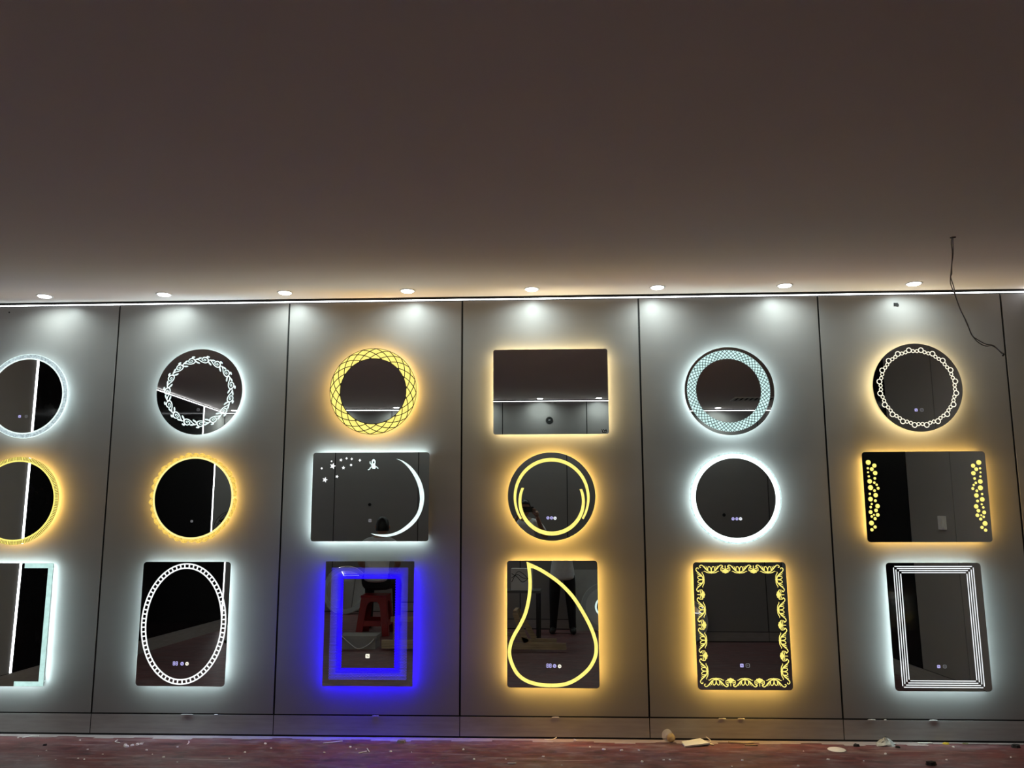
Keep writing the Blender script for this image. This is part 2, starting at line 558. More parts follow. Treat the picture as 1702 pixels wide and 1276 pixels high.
# ---- column 1
t = mirror('round_led_mirror', 'round mirror in a pale frosted acrylic ring, cut by the left edge, top row', (-3.0405, 2.245), ROUND(0.262), 'cool', 0.03, px_tilt(0, 5))
G().ring(0.262, 0.292, -0.030, -0.040, 96).out('acrylic_ring', emit('frosted_acrylic', (0.72, 0.90, 0.94), 0.44, False, 0.35, 90), t)
G().ring(0.2585, 0.268, Y_P0, Y_P1, 96).out('lit_inner_ring', LIT_COOL, t)
G().ring(0.292, 0.2955, -0.030, -0.0405, 96).out('acrylic_edge', LIT_COOL, t)
button(t, -0.0323, -0.1437, ICON_BLUE, 'square', 0.009)
button(t, 0.0149, -0.1441, ICON_DIM, 'outline', 0.008)

t = mirror('round_led_mirror', 'round mirror with a warm lit rim of fine radial ticks, cut by the left edge', (-3.047, 1.524), ROUND(0.298), 'warm', 0.04, px_tilt(0, 5))
G().ring(0.264, 0.2965, Y_P0, Y_P1, 120).out('lit_rim', LIT_WARM, t)
g = G()
for i in range(168):
    a = 2 * PI * (i + 0.5) / 168
    c_, s_ = math.cos(a), math.sin(a)
    g.stroke([(0.274 * c_, 0.274 * s_), (0.2955 * c_, 0.2955 * s_)], 0.0044, Y_P1, Y_P1 - 0.0005)
g.out('tick_marks', mat('amber_print', (0.16, 0.10, 0.012), 0.5), t)['kind'] = 'stuff'

t = mirror('rectangular_led_mirror', 'tall mirror with frosted lit bracket border, cut by the left edge, bottom row', (-3.047, 0.708), rrect(0.598, 0.794, 0.006, 2), 'cool', 0.03, px_tilt(0, 15))
br = emit('frosted_border', (0.62, 0.93, 0.88), 0.60, False, 0.1, 30)
for sx in (1, -1):
    P = [(0.1, 0.396), (0.1, 0.3643), (0.264, 0.3643), (0.264, -0.3661), (0.0985, -0.3661), (0.0985, -0.396), (0.298, -0.396), (0.298, 0.396)]
    P = [(sx * x, z) for x, z in P]
    g = G()
    g.prism([P[0], P[1], (sx * 0.298, 0.3643), P[7]], Y_P0, Y_P1)
    g.prism([P[2], P[3], (sx * 0.298, -0.3661), (sx * 0.298, 0.3643)], Y_P0, Y_P1)
    g.prism([P[4], P[5], P[6], (sx * 0.298, -0.3661)], Y_P0, Y_P1)
    g.out('lit_bracket', br, t)
button(t, -0.03, -0.27, ICON_DIM, 'square', 0.008)

# ---- column 2
t = mirror('round_led_mirror', 'round mirror with a white etched wreath of scrolls and leaves', (-1.812, 2.263), ROUND(0.298), 'cool', 0.035, px_tilt(-25, 8))
k_ = 0.000196
def U(pts, cx=815, cy=390):
    return [((x - cx) * k_, (cy - y) * k_) for x, y in pts]
g = G()
def st(pts, w0, w1=None, per=5):
    q = smooth_path(U(pts), per)
    if w1 is None:
        wd = 0.85 * w0 * k_
    else:
        wd = [0.85 * (w0 + (w1 - w0) * i / (len(q) - 1)) * k_ for i in range(len(q))]
    g.stroke(q, wd, Y_P0, Y_P1)
st([(715, 400), (720, 345), (760, 300), (820, 290), (890, 315), (935, 370), (965, 440), (1030, 520)], 42)
st([(930, 370), (930, 440), (880, 475), (800, 480), (700, 455), (610, 410), (500, 385)], 46, 34)
st([(715, 400), (745, 415), (800, 420), (850, 405), (850, 375), (800, 365), (770, 372)], 26)
st([(955, 380), (1030, 365), (1090, 370)], 34, 44)
g.prism(U([(1080, 345), (1130, 340), (1190, 360), (1190, 390), (1140, 400), (1085, 392)]), Y_P0, Y_P1)
g.prism(U([(950, 400), (985, 440), (1060, 500), (1085, 545), (1050, 552), (985, 510), (945, 455)]), Y_P0, Y_P1)
g.prism(U([(850, 250), (880, 230), (940, 238), (975, 262), (960, 290), (900, 292), (860, 285)]), Y_P0, Y_P1)
st([(880, 320), (890, 290)], 40)
base = g.out('scroll_ornament', LIT_COOL, t)
for i in range(15):
    a = 2 * PI * i / 15 + 0.12
    o = base if i == 0 else place('scroll_ornament', base.data, t)
    o.location = (0.222 * math.sin(a), 0, 0.222 * math.cos(a))
    o.rotation_euler = (0, a, 0)
button(t, -0.0007, -0.1258, ICON_DIM, 'outline', 0.008)

t = mirror('round_led_mirror', 'round mirror with a ruffled amber crystal petal border', (-1.817, 1.5385), ROUND(0.266), 'warm', 0.02, px_tilt(-4, 6))
G().ring(0.264, 0.276, -0.036, -0.0425, 96).out('lit_inner_ring', emit('lit_amber', (1.0, 0.86, 0.32), 0.74, False, 0.1), t)
petal_m = emit('amber_crystal', (1.0, 0.66, 0.13), 0.60, False, 0.42, 110)
v, f = [], []
NP = 9
for j in range(NP):                       # one petal: a small cupped shell
    u = (j / (NP - 1) - 0.5) * 2
    for i in range(5):
        s_ = i / 4
        wd = 0.026 * (0.75 + 0.5 * s_) * (1 - 0.45 * max(0, s_ - 0.6) / 0.4)
        rr = 0.034 * s_ * (1 - 0.16 * u * u)
        v.append((u * wd, -0.030 - 0.012 * math.sin(s_ * PI * 0.8) * (1 - 0.6 * u * u) - 0.002 * (j % 2), 0.268 + rr))
for j in range(NP - 1):
    for i in range(4):
        a = j * 5 + i
        f.append((a, a + 1, a + 6, a + 5))
p0 = mesh('crystal_petal', v, f, petal_m, t, (0, 0, 0), (0, 0, 0), smooth=True)
for i in range(1, 38):
    o = place('crystal_petal', p0.data, t, (0, 0.0006 * (i % 3), 0), (0, 2 * PI * i / 38 + random.uniform(-0.02, 0.02), 0.0))
    o.scale = (random.uniform(0.85, 1.2), 1, random.uniform(0.985, 1.022))
button(t, 0.0008, -0.1565, ICON_DIM, 'square', 0.008)

t = mirror('rectangular_led_mirror', 'tall mirror with a white oval ladder band reaching its edges', (-1.832, 0.716), rrect(0.597, 0.795, 0.022), 'cool', 0.045, px_tilt(20, 18))
oa, ob, bw = 0.2885, 0.3885, 0.036
g = G()
g.ring(oa - 0.0085, oa, Y_P0, Y_P1, 96, r0b=ob - 0.0085, r1b=ob)
g.ring(oa - bw, oa - bw + 0.0085, Y_P0, Y_P1, 96, r0b=ob - bw, r1b=ob - bw + 0.0085)
NB = 70
arc, L = [], 0
prev = None
for i in range(721):
    a = 2 * PI * i / 720
    p = ((oa - bw / 2) * math.sin(a), (ob - bw / 2) * math.cos(a))
    if prev:
        L += math.hypot(p[0] - prev[0], p[1] - prev[1])
    arc.append((L, a))
    prev = p
for i in range(NB):
    tgt = (i + 0.5) * L / NB
    a = next(x for l, x in arc if l >= tgt)
    nx, nz = math.sin(a) / oa, math.cos(a) / ob
    ln = math.hypot(nx, nz)
    nx, nz = nx / ln, nz / ln
    px_, pz_ = (oa - bw / 2) * math.sin(a), (ob - bw / 2) * math.cos(a)
    h = bw / 2 - 0.003
    g.stroke([(px_ - nx * h, pz_ - nz * h), (px_ + nx * h, pz_ + nz * h)], 0.0085, Y_P0, Y_P1)
g.out('lit_oval_band', LIT_WHITE, t)
g = G()          # digital temperature read-out
for dx in (-0.009, 0.009):
    for a, b in (((-0.005, 0.011), (0.005, 0.011)), ((-0.005, 0), (0.005, 0)), ((-0.005, -0.011), (0.005, -0.011)), ((-0.005, 0.011), (-0.005, -0.011)), ((0.005, 0.011), (0.005, -0.011))):
        g.stroke([(-0.0386 + dx + a[0], -0.2546 + a[1]), (-0.0386 + dx + b[0], -0.2546 + b[1])], 0.0042, Y_P0, Y_P1)
readout = g.out('digital_readout', ICON_BLUE, t)
button(t, 0.007, -0.2562, ICON_BLUE, 'disc', 0.0115)
button(t, 0.040, -0.2561, ICON_IVORY, 'disc', 0.0115)

# ---- column 3
t = mirror('round_led_mirror', 'round mirror with a wide yellow lit rim of crossing dark arcs', (-0.603, 2.255), ROUND(0.297), 'warm', 0.03, px_tilt(-45, 5))
G().ring(0.226, 0.2955, Y_P0, Y_P1, 110).out('lit_rim', LIT_WARM, t)
g = G()
Ro, Ri = 0.2945, 0.224
for i in range(20):
    for sg in (1, -1):
        a0 = 2 * PI * (i / 20) + 0.05
        pts = []
        for j in range(9):
            s_ = j / 8
            r = Ro - (Ro - Ri) * s_ ** 1.15
            a = a0 + sg * s_ * math.radians(30)
            pts.append((r * math.sin(a), r * math.cos(a)))
        g.stroke(pts, 0.0052, Y_P1, Y_P1 - 0.0004)
g.ring(0.2935, 0.297, Y_P1 + 0.0004, Y_P1 - 0.0004, 110)
g.ring(0.223, 0.2275, Y_P1 + 0.0004, Y_P1 - 0.0004, 110)
g.out('lattice_lines', M_DARKPRINT, t)

t = mirror('rectangular_led_mirror', 'wide mirror with a white crescent moon, stars and small astronaut', (-0.6075, 1.5425), rrect(0.791, 0.590, 0.018), 'cool', 0.026, px_tilt(0, 0), 0.4,
           sides=lambda x, z: not (x > 0.32 and z > -0.05))
mo = [(0.1711, 0.2515), (0.2148, 0.2384), (0.2671, 0.2029), (0.3131, 0.1497), (0.3463, 0.0859), (0.3633, 0.016), (0.3609, -0.0471), (0.3456, -0.1038), (0.3144, -0.1602), (0.2672, -0.2071), (0.2102, -0.2414), (0.1467, -0.2619), (0.0891, -0.2643), (0.0441, -0.2568), (0.0086, -0.2429)]
mi = [(0.1711, 0.2515), (0.2084, 0.2333), (0.2544, 0.1915), (0.294, 0.1338), (0.3207, 0.0733), (0.3344, 0.0098), (0.334, -0.0471), (0.32, -0.1037), (0.2919, -0.1476), (0.2478, -0.1914), (0.1972, -0.2257), (0.14, -0.2463), (0.0888, -0.2506), (0.044, -0.2486), (0.0086, -0.2429)]
so, si = smooth_path(mo, 4), smooth_path(mi, 4)
g = G()
for i in range(len(so) - 1):
    q = [so[i], so[i + 1], si[i + 1], si[i]]
    q = [p for j, p in enumerate(q) if math.dist(p, q[j - 1]) > 1e-6]
    if len(q) >= 3:
        g.prism(q, Y_P0, Y_P1)
g.out('crescent_moon', LIT_COOL, t)
def star(c, r, n=5, rot=0.0, ri=0.42):
    return [(c[0] + (r if i % 2 == 0 else r * ri) * math.sin(PI * i / n + rot), c[1] + (r if i % 2 == 0 else r * ri) * math.cos(PI * i / n + rot)) for i in range(2 * n)]
for (x, z, r), ro in zip([(-0.2601, 0.205, 0.0222), (-0.3106, 0.1129, 0.0195), (-0.2052, 0.2452, 0.0125), (-0.1868, 0.1931, 0.0135), (-0.2293, 0.1343, 0.0125)], (0.28, 0.28, 0.2, 0.0, 0.25)):
    G().prism(star((x, z), r, 5, ro), Y_P0, Y_P1).out('star', LIT_WHITE, t)
for x, z, r in [(-0.167, 0.256, 0.0088), (-0.1317, 0.2525, 0.0092), (-0.0761, 0.2426, 0.0098)]:
    G().prism(star((x, z), r, 4, 0, 0.6), Y_P0, Y_P1).out('sparkle', LIT_WHITE, t)
for x, z, r in [(-0.2689, 0.2372, 0.0052), (-0.3352, 0.19, 0.0065), (-0.1352, 0.2114, 0.0075)]:
    G().prism(circle(r, 16, (x, z)), Y_P0, Y_P1).out('lit_dot', LIT_WHITE, t)
g = G()
ho = smooth_path([(0.017, 0.2495), (0.0238, 0.2475), (0.0287, 0.2418), (0.0313, 0.2322), (0.0306, 0.2227), (0.0264, 0.2161), (0.0188, 0.2133), (0.011, 0.2162), (0.006, 0.2229), (0.0048, 0.2324), (0.0065, 0.2419), (0.0112, 0.2476)], 3, True)
g.prism(ho, Y_P0, Y_P1)
g.prism([(0.009, 0.2171), (0.0283, 0.217), (0.0305, 0.2056), (0.0345, 0.1999), (0.0318, 0.1904), (0.029, 0.1847), (0.0223, 0.1857), (0.0175, 0.1857), (0.0117, 0.1848), (0.0077, 0.1924), (0.0065, 0.201), (-0.0005, 0.2115)], Y_P0, Y_P1)
g.stroke([(0.0052, 0.2171), (-0.0016, 0.2200), (-0.0054, 0.2215), (-0.0057, 0.2286), (-0.0059, 0.2362)], [0.007, 0.007, 0.0065, 0.006, 0.004], Y_P0, Y_P1)
g.stroke([(0.0095, 0.199), (-0.0001, 0.1962), (-0.0057, 0.1887), (-0.0084, 0.182), (-0.0199, 0.1783)], 0.0062, Y_P0, Y_P1)
g.stroke([(0.0306, 0.1999), (0.0393, 0.197), (0.0452, 0.1913), (0.0501, 0.1865)], 0.0062, Y_P0, Y_P1)
astro = g.out('astronaut_motif', LIT_COOL, t)
G().prism([(0.0163, 0.2371), (0.0212, 0.2352), (0.0247, 0.2285), (0.0214, 0.2237), (0.0166, 0.2214), (0.0128, 0.2228), (0.0136, 0.2285)], Y_P1 + 0.0002, Y_P1 - 0.0005).out('visor', M_DARKPRINT, astro)
button(t, 0.0021, -0.1592, ICON_DIM, 'square', 0.010)

t = mirror('rectangular_led_mirror', 'tall mirror glowing deep blue with a dotted blue border', (-0.599, 0.721), rrect(0.591, 0.793, 0.004, 2), 'blue', 0.05, px_tilt(0, 0), sides=lambda x, z: z < 0.3 or abs(x) < 0.0)
def dot_field(vals):
    g = G()
    for x, z, r in vals:
        n = len(g.v)
        g.v += [(x - r, Y_P1, z), (x, Y_P1, z - r), (x + r, Y_P1, z), (x, Y_P1, z + r)]
        g.f.append((n, n + 1, n + 2, n + 3))
    return g
ox, oz, ix, iz = 0.2555, 0.3585, 0.174, 0.281
fine, pale = [], []
stp = 0.0082
nx_, nz_ = int(ox / stp) + 1, int(oz / stp) + 1
for i in range(-nx_, nx_ + 1):
    for j in range(-nz_, nz_ + 1):
        x, z = i * stp + (stp / 2 if j % 2 else 0), j * stp
        if abs(x) > ox or abs(z) > oz or (abs(x) < ix and abs(z) < iz):
            continue
        u = min(min(max((ox - abs(x)) / (ox - ix), 0), 1) if abs(x) > ix else 1, min(max((oz - abs(z)) / (oz - iz), 0), 1) if abs(z) > iz else 1)
        # right side and lower side are nearly closed, as the print is
        dense = 0.0012 + 0.0048 * (0.2 + 0.8 * u)
        fine.append((x, z, min(0.0065, dense)))
        if u < 0.55:
            pale.append((x, z, 0.0015))
g = dot_field(fine)
g.out('blue_dot_border', LIT_BLUE, t)['kind'] = 'stuff'
g = dot_field([(x, z, r) for x, z, r in pale])
g.v = [(x, y - 0.0004, z) for x, y, z in g.v]
g.out('violet_dots', LIT_VIOLET, t)['kind'] = 'stuff'
button(t, -0.0019, -0.208, ICON_IVORY, 'square', 0.0135)

# ---- column 4
t = mirror('rectangular_led_mirror', 'wide plain mirror with a warm glow all round its edge', (0.608, 2.243), rrect(0.777, 0.580, 0.016), 'soft', 0.032, px_tilt(0, -9), 0.4)
g = G()
for q in ([(-0.018, 0.008), (-0.012, 0.0), (-0.012, -0.012)], [(-0.006, 0.009), (0.004, -0.006)], [(0.004, -0.006), (0.012, 0.008)], [(0.012, 0.006), (0.016, -0.010)], [(-0.012, -0.012), (0.014, -0.012)]):
    g.stroke([(0.357 + a, -0.268 + b) for a, b in q], 0.005, Y_P0, Y_P1)
g.out('maker_mark', M_DARKPRINT, t)

t = mirror('round_led_mirror', 'round mirror with two interlocked yellow lit arcs and three buttons', (0.6065, 1.540), ROUND(0.2905), 'warm', 0.028, px_tilt(-34, 6))
R0 = 0.2905
def crescent(c0, r0, c1, r1, a0, a1, n=56):
    o = [(c0[0] + r0 * math.cos(a0 + (a1 - a0) * i / n), c0[1] + r0 * math.sin(a0 + (a1 - a0) * i / n)) for i in range(n + 1)]
    q = [(c1[0] + r1 * math.cos(a0 + (a1 - a0) * i / n), c1[1] + r1 * math.sin(a0 + (a1 - a0) * i / n)) for i in range(n + 1)]
    g = G()
    for i in range(n):
        g.prism([o[i], o[i + 1], q[i + 1], q[i]], Y_P0, Y_P1)
    return g
rd = math.radians
def arc_r(a):                     # the upper arc is a little taller than round and thins to its ends
    d = abs(math.degrees(a) - 90)
    def lerp(tab):
        for (d0, v0), (d1, v1) in zip(tab, tab[1:]):
            if d <= d1:
                return v0 + (v1 - v0) * (d - d0) / (d1 - d0)
        return tab[-1][1]
    ro = lerp([(0, 0.874), (40, 0.870), (80, 0.864), (105, 0.872), (130, 0.892)])
    return ro * R0, (ro - lerp([(0, 0.084), (60, 0.073), (95, 0.058), (130, 0.046)])) * R0
g = G()
for i in range(56):
    q = []
    for a in (rd(-36 + 252 * i / 56), rd(-36 + 252 * (i + 1) / 56)):
        ro, ri = arc_r(a)
        q.append(((ro * math.cos(a), ro * math.sin(a)), (ri * math.cos(a), ri * math.sin(a))))
    g.prism([q[0][0], q[1][0], q[1][1], q[0][1]], Y_P0, Y_P1)
g.out('lit_arc', LIT_WARM, t)
crescent((0, -0.125 * R0), 0.757 * R0, (0, -0.102 * R0), 0.690 * R0, rd(-205), rd(22)).out('lit_arc', LIT_WARM, t)
for x, z in [(-0.0254, -0.1417), (-0.0015, -0.1418), (0.0215, -0.1438)]:
    button(t, x, z, ICON_BLUE if x < 0.01 else ICON_WHITE, 'disc', 0.0105)

t = mirror('rectangular_led_mirror', 'tall mirror with a yellow lit teardrop outline', (0.6066, 0.7223), rrect(0.592, 0.797, 0.02), 'warm', 0.03, px_tilt(28, 26), 0.4)
dr = [(-0.1676, 0.3924), (-0.1135, 0.3698), (-0.0469, 0.3357), (0.0486, 0.2706), (0.136, 0.1843), (0.2007, 0.0877), (0.2539, -0.0118), (0.2817, -0.0896), (0.2901, -0.146), (0.2817, -0.2092), (0.2456, -0.2759), (0.1904, -0.3286), (0.1282, -0.3673), (0.0626, -0.3886), (-0.0173, -0.394), (-0.0972, -0.3885), (-0.1771, -0.3656), (-0.2352, -0.324), (-0.2716, -0.2646), (-0.2912, -0.1978), (-0.2859, -0.1342), (-0.26, -0.0703), (-0.2192, -0.0026), (-0.1857, 0.0689), (-0.1653, 0.1514), (-0.1567, 0.2235), (-0.1564, 0.2813), (-0.1619, 0.3465), (-0.1676, 0.3924)]
out_ = smooth_path(dr, 4)
in_ = inset(out_[:-1], 0.0225)
in_[0] = (-0.1395, 0.3500)
for i in range(1, 4):       # keep the inner line from folding at the point
    f_ = i / 4
    in_[i] = (in_[0][0] * (1 - f_) + in_[4][0] * f_, in_[0][1] * (1 - f_) + in_[4][1] * f_)
    in_[-i] = (in_[0][0] * (1 - f_) + in_[-4][0] * f_, in_[0][1] * (1 - f_) + in_[-4][1] * f_)
in_.append(in_[0])
g = G()
for i in range(len(out_) - 1):
    g.prism([out_[i], out_[i + 1], in_[i + 1], in_[i]], Y_P0, Y_P1)
g.out('lit_teardrop', LIT_WARM, t)
place('digital_readout', readout.data, t, (0.0126, 0, -0.0075))
button(t, 0.0100, -0.2634, ICON_BLUE, 'disc', 0.0115)
button(t, 0.0421, -0.2651, ICON_IVORY, 'disc', 0.0115)

# ---- column 5
t = mirror('round_led_mirror', 'round mirror with a pale lattice ring of small lit diamonds', (1.806, 2.236), ROUND(0.298), 'cool', 0.034, px_tilt(0, 9))
cx_, cz_ = -0.006, 0.002
G().ring(0.216, 0.276, Y_P0, Y_P1, 110, c=(cx_, cz_)).out('lit_rim', emit('lit_aqua', (0.66, 0.95, 0.92), 0.70, False, 0.15, 30), t)
g = G()
for i in range(58):
    for sg in (1, -1):
        a0 = 2 * PI * i / 58
        pts = []
        for j in range(7):
            s_ = j / 6
            a = a0 + sg * s_ * 0.255
            r = 0.2155 + 0.0605 * s_
            pts.append((cx_ + r * math.sin(a), cz_ + r * math.cos(a)))
        g.stroke(pts, 0.0036, Y_P1, Y_P1 - 0.0004)
g.out('lattice_lines', mat('slate_print', (0.03, 0.05, 0.05), 0.6), t)

t = mirror('round_led_mirror', 'round mirror in a brilliant white glowing ring above the floral one', (1.8163, 1.5255), ROUND(0.263), 'cool', 0.012, px_tilt(11, 0))
G().ring(0.260, 0.288, -0.034, -0.0425, 96).out('lit_ring', emit('bright_ring', (0.86, 1.0, 0.98), 1.6, False, 0.1, 40), t)
G().ring(0.288, 0.299, -0.030, -0.036, 96).out('acrylic_edge', emit('clear_acrylic', (0.62, 0.86, 0.84), 0.75, False, 0.25, 60), t)
for x, z in [(-0.0226, -0.1360), (0.0024, -0.1360), (0.0262, -0.1361)]:
    button(t, x, z, ICON_BLUE if x < 0.01 else ICON_WHITE, 'disc', 0.010)

t = mirror('rectangular_led_mirror', 'tall mirror with a yellow lit border of acanthus scrolls', (1.82, 0.715), rrect(0.596, 0.790, 0.022), 'warm', 0.03, px_tilt(0, 44), 0.4)
kk = 0.0002667
def V2(pts, cx):
    return [((x - cx) * kk, -(y - 140) * kk) for x, y in pts]
def orn(strokes, blobs, cx, both):
    g = G()
    for pts, w0, w1 in strokes:
        for sg in ((1, -1) if both else (1,)):
            q = smooth_path([(sg * x, z) for x, z in V2(pts, cx)], 4)
            g.stroke(q, [0.76 * (w0 + (w1 - w0) * i / (len(q) - 1)) * kk for i in range(len(q))], Y_P0, Y_P1)
    for pts in blobs:
        g.prism(V2(pts, cx), Y_P0, Y_P1)
    return g
scroll = orn([
    ([(745, 388), (800, 392), (860, 380), (905, 352), (930, 362)], 34, 12),
    ([(745, 372), (800, 362), (850, 330), (900, 275), (945, 225), (985, 208), (1022, 228), (1020, 262), (992, 262)], 34, 20),
    ([(745, 385), (752, 300), (775, 252), (808, 246), (826, 280), (822, 330)], 24, 20),
    ([(835, 340), (838, 300), (828, 270)], 26, 12),
    ([(868, 310), (862, 262), (848, 240)], 26, 10),
    ([(895, 282), (898, 245), (890, 222)], 22, 8),
    ([(745, 410), (745, 300)], 30, 14)], [], 745, True)
palm = orn([
    ([(385, 340), (385, 215)], 26, 18),
    ([(385, 335), (385, 405)], 20, 44),
    ([(390, 335), (420, 392)], 18, 42),
    ([(392, 328), (455, 380)], 18, 40),
    ([(392, 318), (475, 350)], 18, 34),
    ([(392, 308), (440, 292), (480, 305)], 18, 24),
    ([(470, 330), (490, 345), (498, 310), (488, 265), (462, 240), (440, 248)], 16, 18)], [], 385, True)
S0 = scroll.out('scroll_ornament', LIT_WARM, t)
P0 = palm.out('palmette', LIT_WARM, t)
first = {'s': True, 'p': True}
def put(kind, x, z, ang, sc_=1.0):
    src = S0 if kind == 's' else P0
    if first[kind]:
        o = src
        first[kind] = False
    else:
        o = place(src.name.split('.')[0], src.data, t)
    o.location = (x, 0, z)
    o.rotation_euler = (0, ang, 0)
    o.scale = (sc_, 1, 1)
for x in (-0.181, 0.0, 0.181):
    put('s', x, 0.395, 0)
    put('s', x, -0.393, PI)
for x in (-0.0905, 0.0905):
    put('p', x, 0.395, 0)
    put('p', x, -0.393, PI)
for z in (0.285, 0.096, -0.093, -0.282):
    put('s', -0.298, z, -PI / 2)
    put('s', 0.298, z, PI / 2)
for z in (0.1905, 0.0015, -0.1875):
    put('p', -0.298, z, -PI / 2)
    put('p', 0.298, z, PI / 2)
button(t, -0.0151, -0.2464, ICON_BLUE, 'square', 0.011)
button(t, 0.0221, -0.2462, ICON_DIM, 'outline', 0.011)

# ---- column 6
t = mirror('round_led_mirror', 'round mirror with a chain of small white lit rings', (3.0396, 2.247), ROUND(0.2955), 'soft', 0.036, px_tilt(-45, 0))
big = G().ring(0.0132, 0.0185, Y_P0, Y_P1, 24).out('lit_ring', LIT_PALE, t)
small = G().ring(0.0080, 0.0128, Y_P0, Y_P1, 20).out('lit_ring', LIT_PALE, t)
for i in range(60):
    a = 2 * PI * i / 60 + PI / 20 * 1.0
    R_ = 0.2535 if i % 3 == 0 else 0.2445
    src = big if i % 3 == 0 else small
    o = src if i in (0, 1) else place('lit_ring', src.data, t)
    o.location = (R_ * math.sin(a), 0, R_ * math.cos(a))
button(t, -0.0223, -0.1511, ICON_BLUE, 'square', 0.0095)
button(t, 0.0148, -0.1514, ICON_DIM, 'outline', 0.009)

t = mirror('rectangular_led_mirror', 'wide mirror with columns of yellow lit bubbles at both ends', (3.0466, 1.530), rrect(0.793, 0.585, 0.022), 'warm', 0.04, px_tilt(0, 0), 0.4, sides=lambda x, z: abs(z) > 0.2 and abs(x) < 0.33 or abs(x) > 0.33 and abs(z) < 0.16)
BL = [(-0.3577, 0.223, 0.016), (-0.3197, 0.2022, 0.0135), (-0.3627, 0.1849, 0.0074), (-0.3379, 0.1792, 0.0123), (-0.3633, 0.1587, 0.0062), (-0.3175, 0.1535, 0.0141), (-0.3601, 0.1319, 0.0074), (-0.3223, 0.1187, 0.0086), (-0.3568, 0.0996, 0.0147), (-0.3273, 0.0908, 0.008), (-0.3129, 0.0771, 0.0074), (-0.354, 0.0586, 0.0159), (-0.3053, 0.0541, 0.0092), (-0.3296, 0.0393, 0.0086), (-0.3611, 0.0184, 0.0074), (-0.3243, 0.0096, 0.0141), (-0.3591, -0.0156, 0.0147), (-0.3286, -0.0261, 0.0092), (-0.3532, -0.047, 0.0067), (-0.3169, -0.0607, 0.0141), (-0.3614, -0.0673, 0.0079), (-0.3286, -0.0883, 0.0116), (-0.3641, -0.0993, 0.0122), (-0.344, -0.1171, 0.0061), (-0.3196, -0.1178, 0.0116), (-0.3587, -0.1275, 0.0079), (-0.3383, -0.1417, 0.0098), (-0.3634, -0.1698, 0.0152), (-0.342, -0.1949, 0.0104), (-0.3633, -0.2125, 0.0104)]
unit = None
for x, z, r in BL:
    for sg in (1, -1):
        if unit is None:
            unit = G().prism(circle(0.01, 24), Y_P0, Y_P1).out('lit_bubble', LIT_WARM, t)
            o = unit
        else:
            o = place('lit_bubble', unit.data, t)
        o.location = (sg * x - (0.006 if sg < 0 else 0), 0, z - (0.004 if sg < 0 else 0))
        o.scale = (r / 0.01, 1, r / 0.01)

t = mirror('rectangular_led_mirror', 'tall mirror framed by four nested white lit lines', (3.0534, 0.713), rrect(0.597, 0.789, 0.022), 'cool', 0.05, px_tilt(0, 25), 0.4)
for k in range(4):
    hx, hz = 0.2510 - 0.0142 * k, 0.3710 - 0.0130 * k
    wd = 0.0054
    m = 0.007          # dark mitre at the corners
    for x0, z0, x1, z1 in ((-hx + m, hz, hx - m, hz), (-hx + m, -hz, hx - m, -hz), (-hx, -hz + m, -hx, hz - m), (hx, -hz + m, hx, hz - m)):
        G().stroke([(x0, z0), (x1, z1)], wd, Y_P0, Y_P1).out('lit_bar', LIT_LINE, t)
button(t, -0.0188, -0.2455, ICON_BLUE, 'square', 0.0095)
button(t, 0.0188, -0.2453, ICON_DIM, 'outline', 0.009)

# ------------------------------------------------------------------ small things on the wall and the ceiling
t = thing('wall_socket_hole', 'small square black hole high on the wall beside the hanging wire', 'hole', (2.962, -0.0005, 2.8245))
G().box(-0.014, 0.014, -0.003, 0.0004, -0.011, 0.011).out('hole_plate', M_BACK, t)
G().box(0.004, 0.018, -0.0032, 0.0004, -0.014, 0.004).out('torn_edge', M_BACK, t)
tag(G().prism(circle(0.005, 12, (-3.2448, 2.8539)), 0.0004, -0.002).out('screw_hole', M_BACK), 'tiny dark screw hole near the top left of the wall', 'hole')

t = thing('hanging_wire', 'loose two-strand grey wire hanging out of the ceiling', 'wire', (2.807, -1.12, ZC))
w1 = [(2.802, 2.936), (2.796, 2.889), (2.798, 2.846), (2.793, 2.795), (2.783, 2.745), (2.772, 2.689), (2.77, 2.653), (2.786, 2.596), (2.804, 2.532), (2.826, 2.476), (2.848, 2.419), (2.867, 2.37), (2.894, 2.335), (2.926, 2.315), (2.959, 2.315), (2.984, 2.296), (3.005, 2.271), (3.015, 2.275)]
w2 = [(2.812, 2.936), (2.807, 2.874), (2.801, 2.824), (2.788, 2.767), (2.783, 2.717), (2.777, 2.696), (2.79, 2.646), (2.801, 2.582), (2.822, 2.511), (2.847, 2.447), (2.859, 2.391), (2.87, 2.367), (2.902, 2.342), (2.933, 2.324), (2.966, 2.32), (2.988, 2.303), (3.008, 2.284), (3.017, 2.282)]
for i, wp in enumerate((w1, w2)):
    pth = [(x - 2.807, 0.006 * math.sin(j * 0.7 + i * 2) + (0.004 if i else -0.004), z - ZC) for j, (x, z) in enumerate(wp)]
    G().tube(smooth_path(pth, 4), 0.0026, 7).out('wire_strand', M_CABLE, t, smooth=True)
G().tube([(0.204, -0.004, -0.660), (0.212, 0.0, -0.655), (0.212, 0.003, -0.645)], 0.0045, 7).out('taped_end', M_BLACKPL, t)
G().lathe([(0.0, -0.0008), (0.016, -0.0008), (0.016, 0.0)], 16).out('ceiling_hole', mat('hole_shadow', (0.05, 0.04, 0.04), 0.9), t)

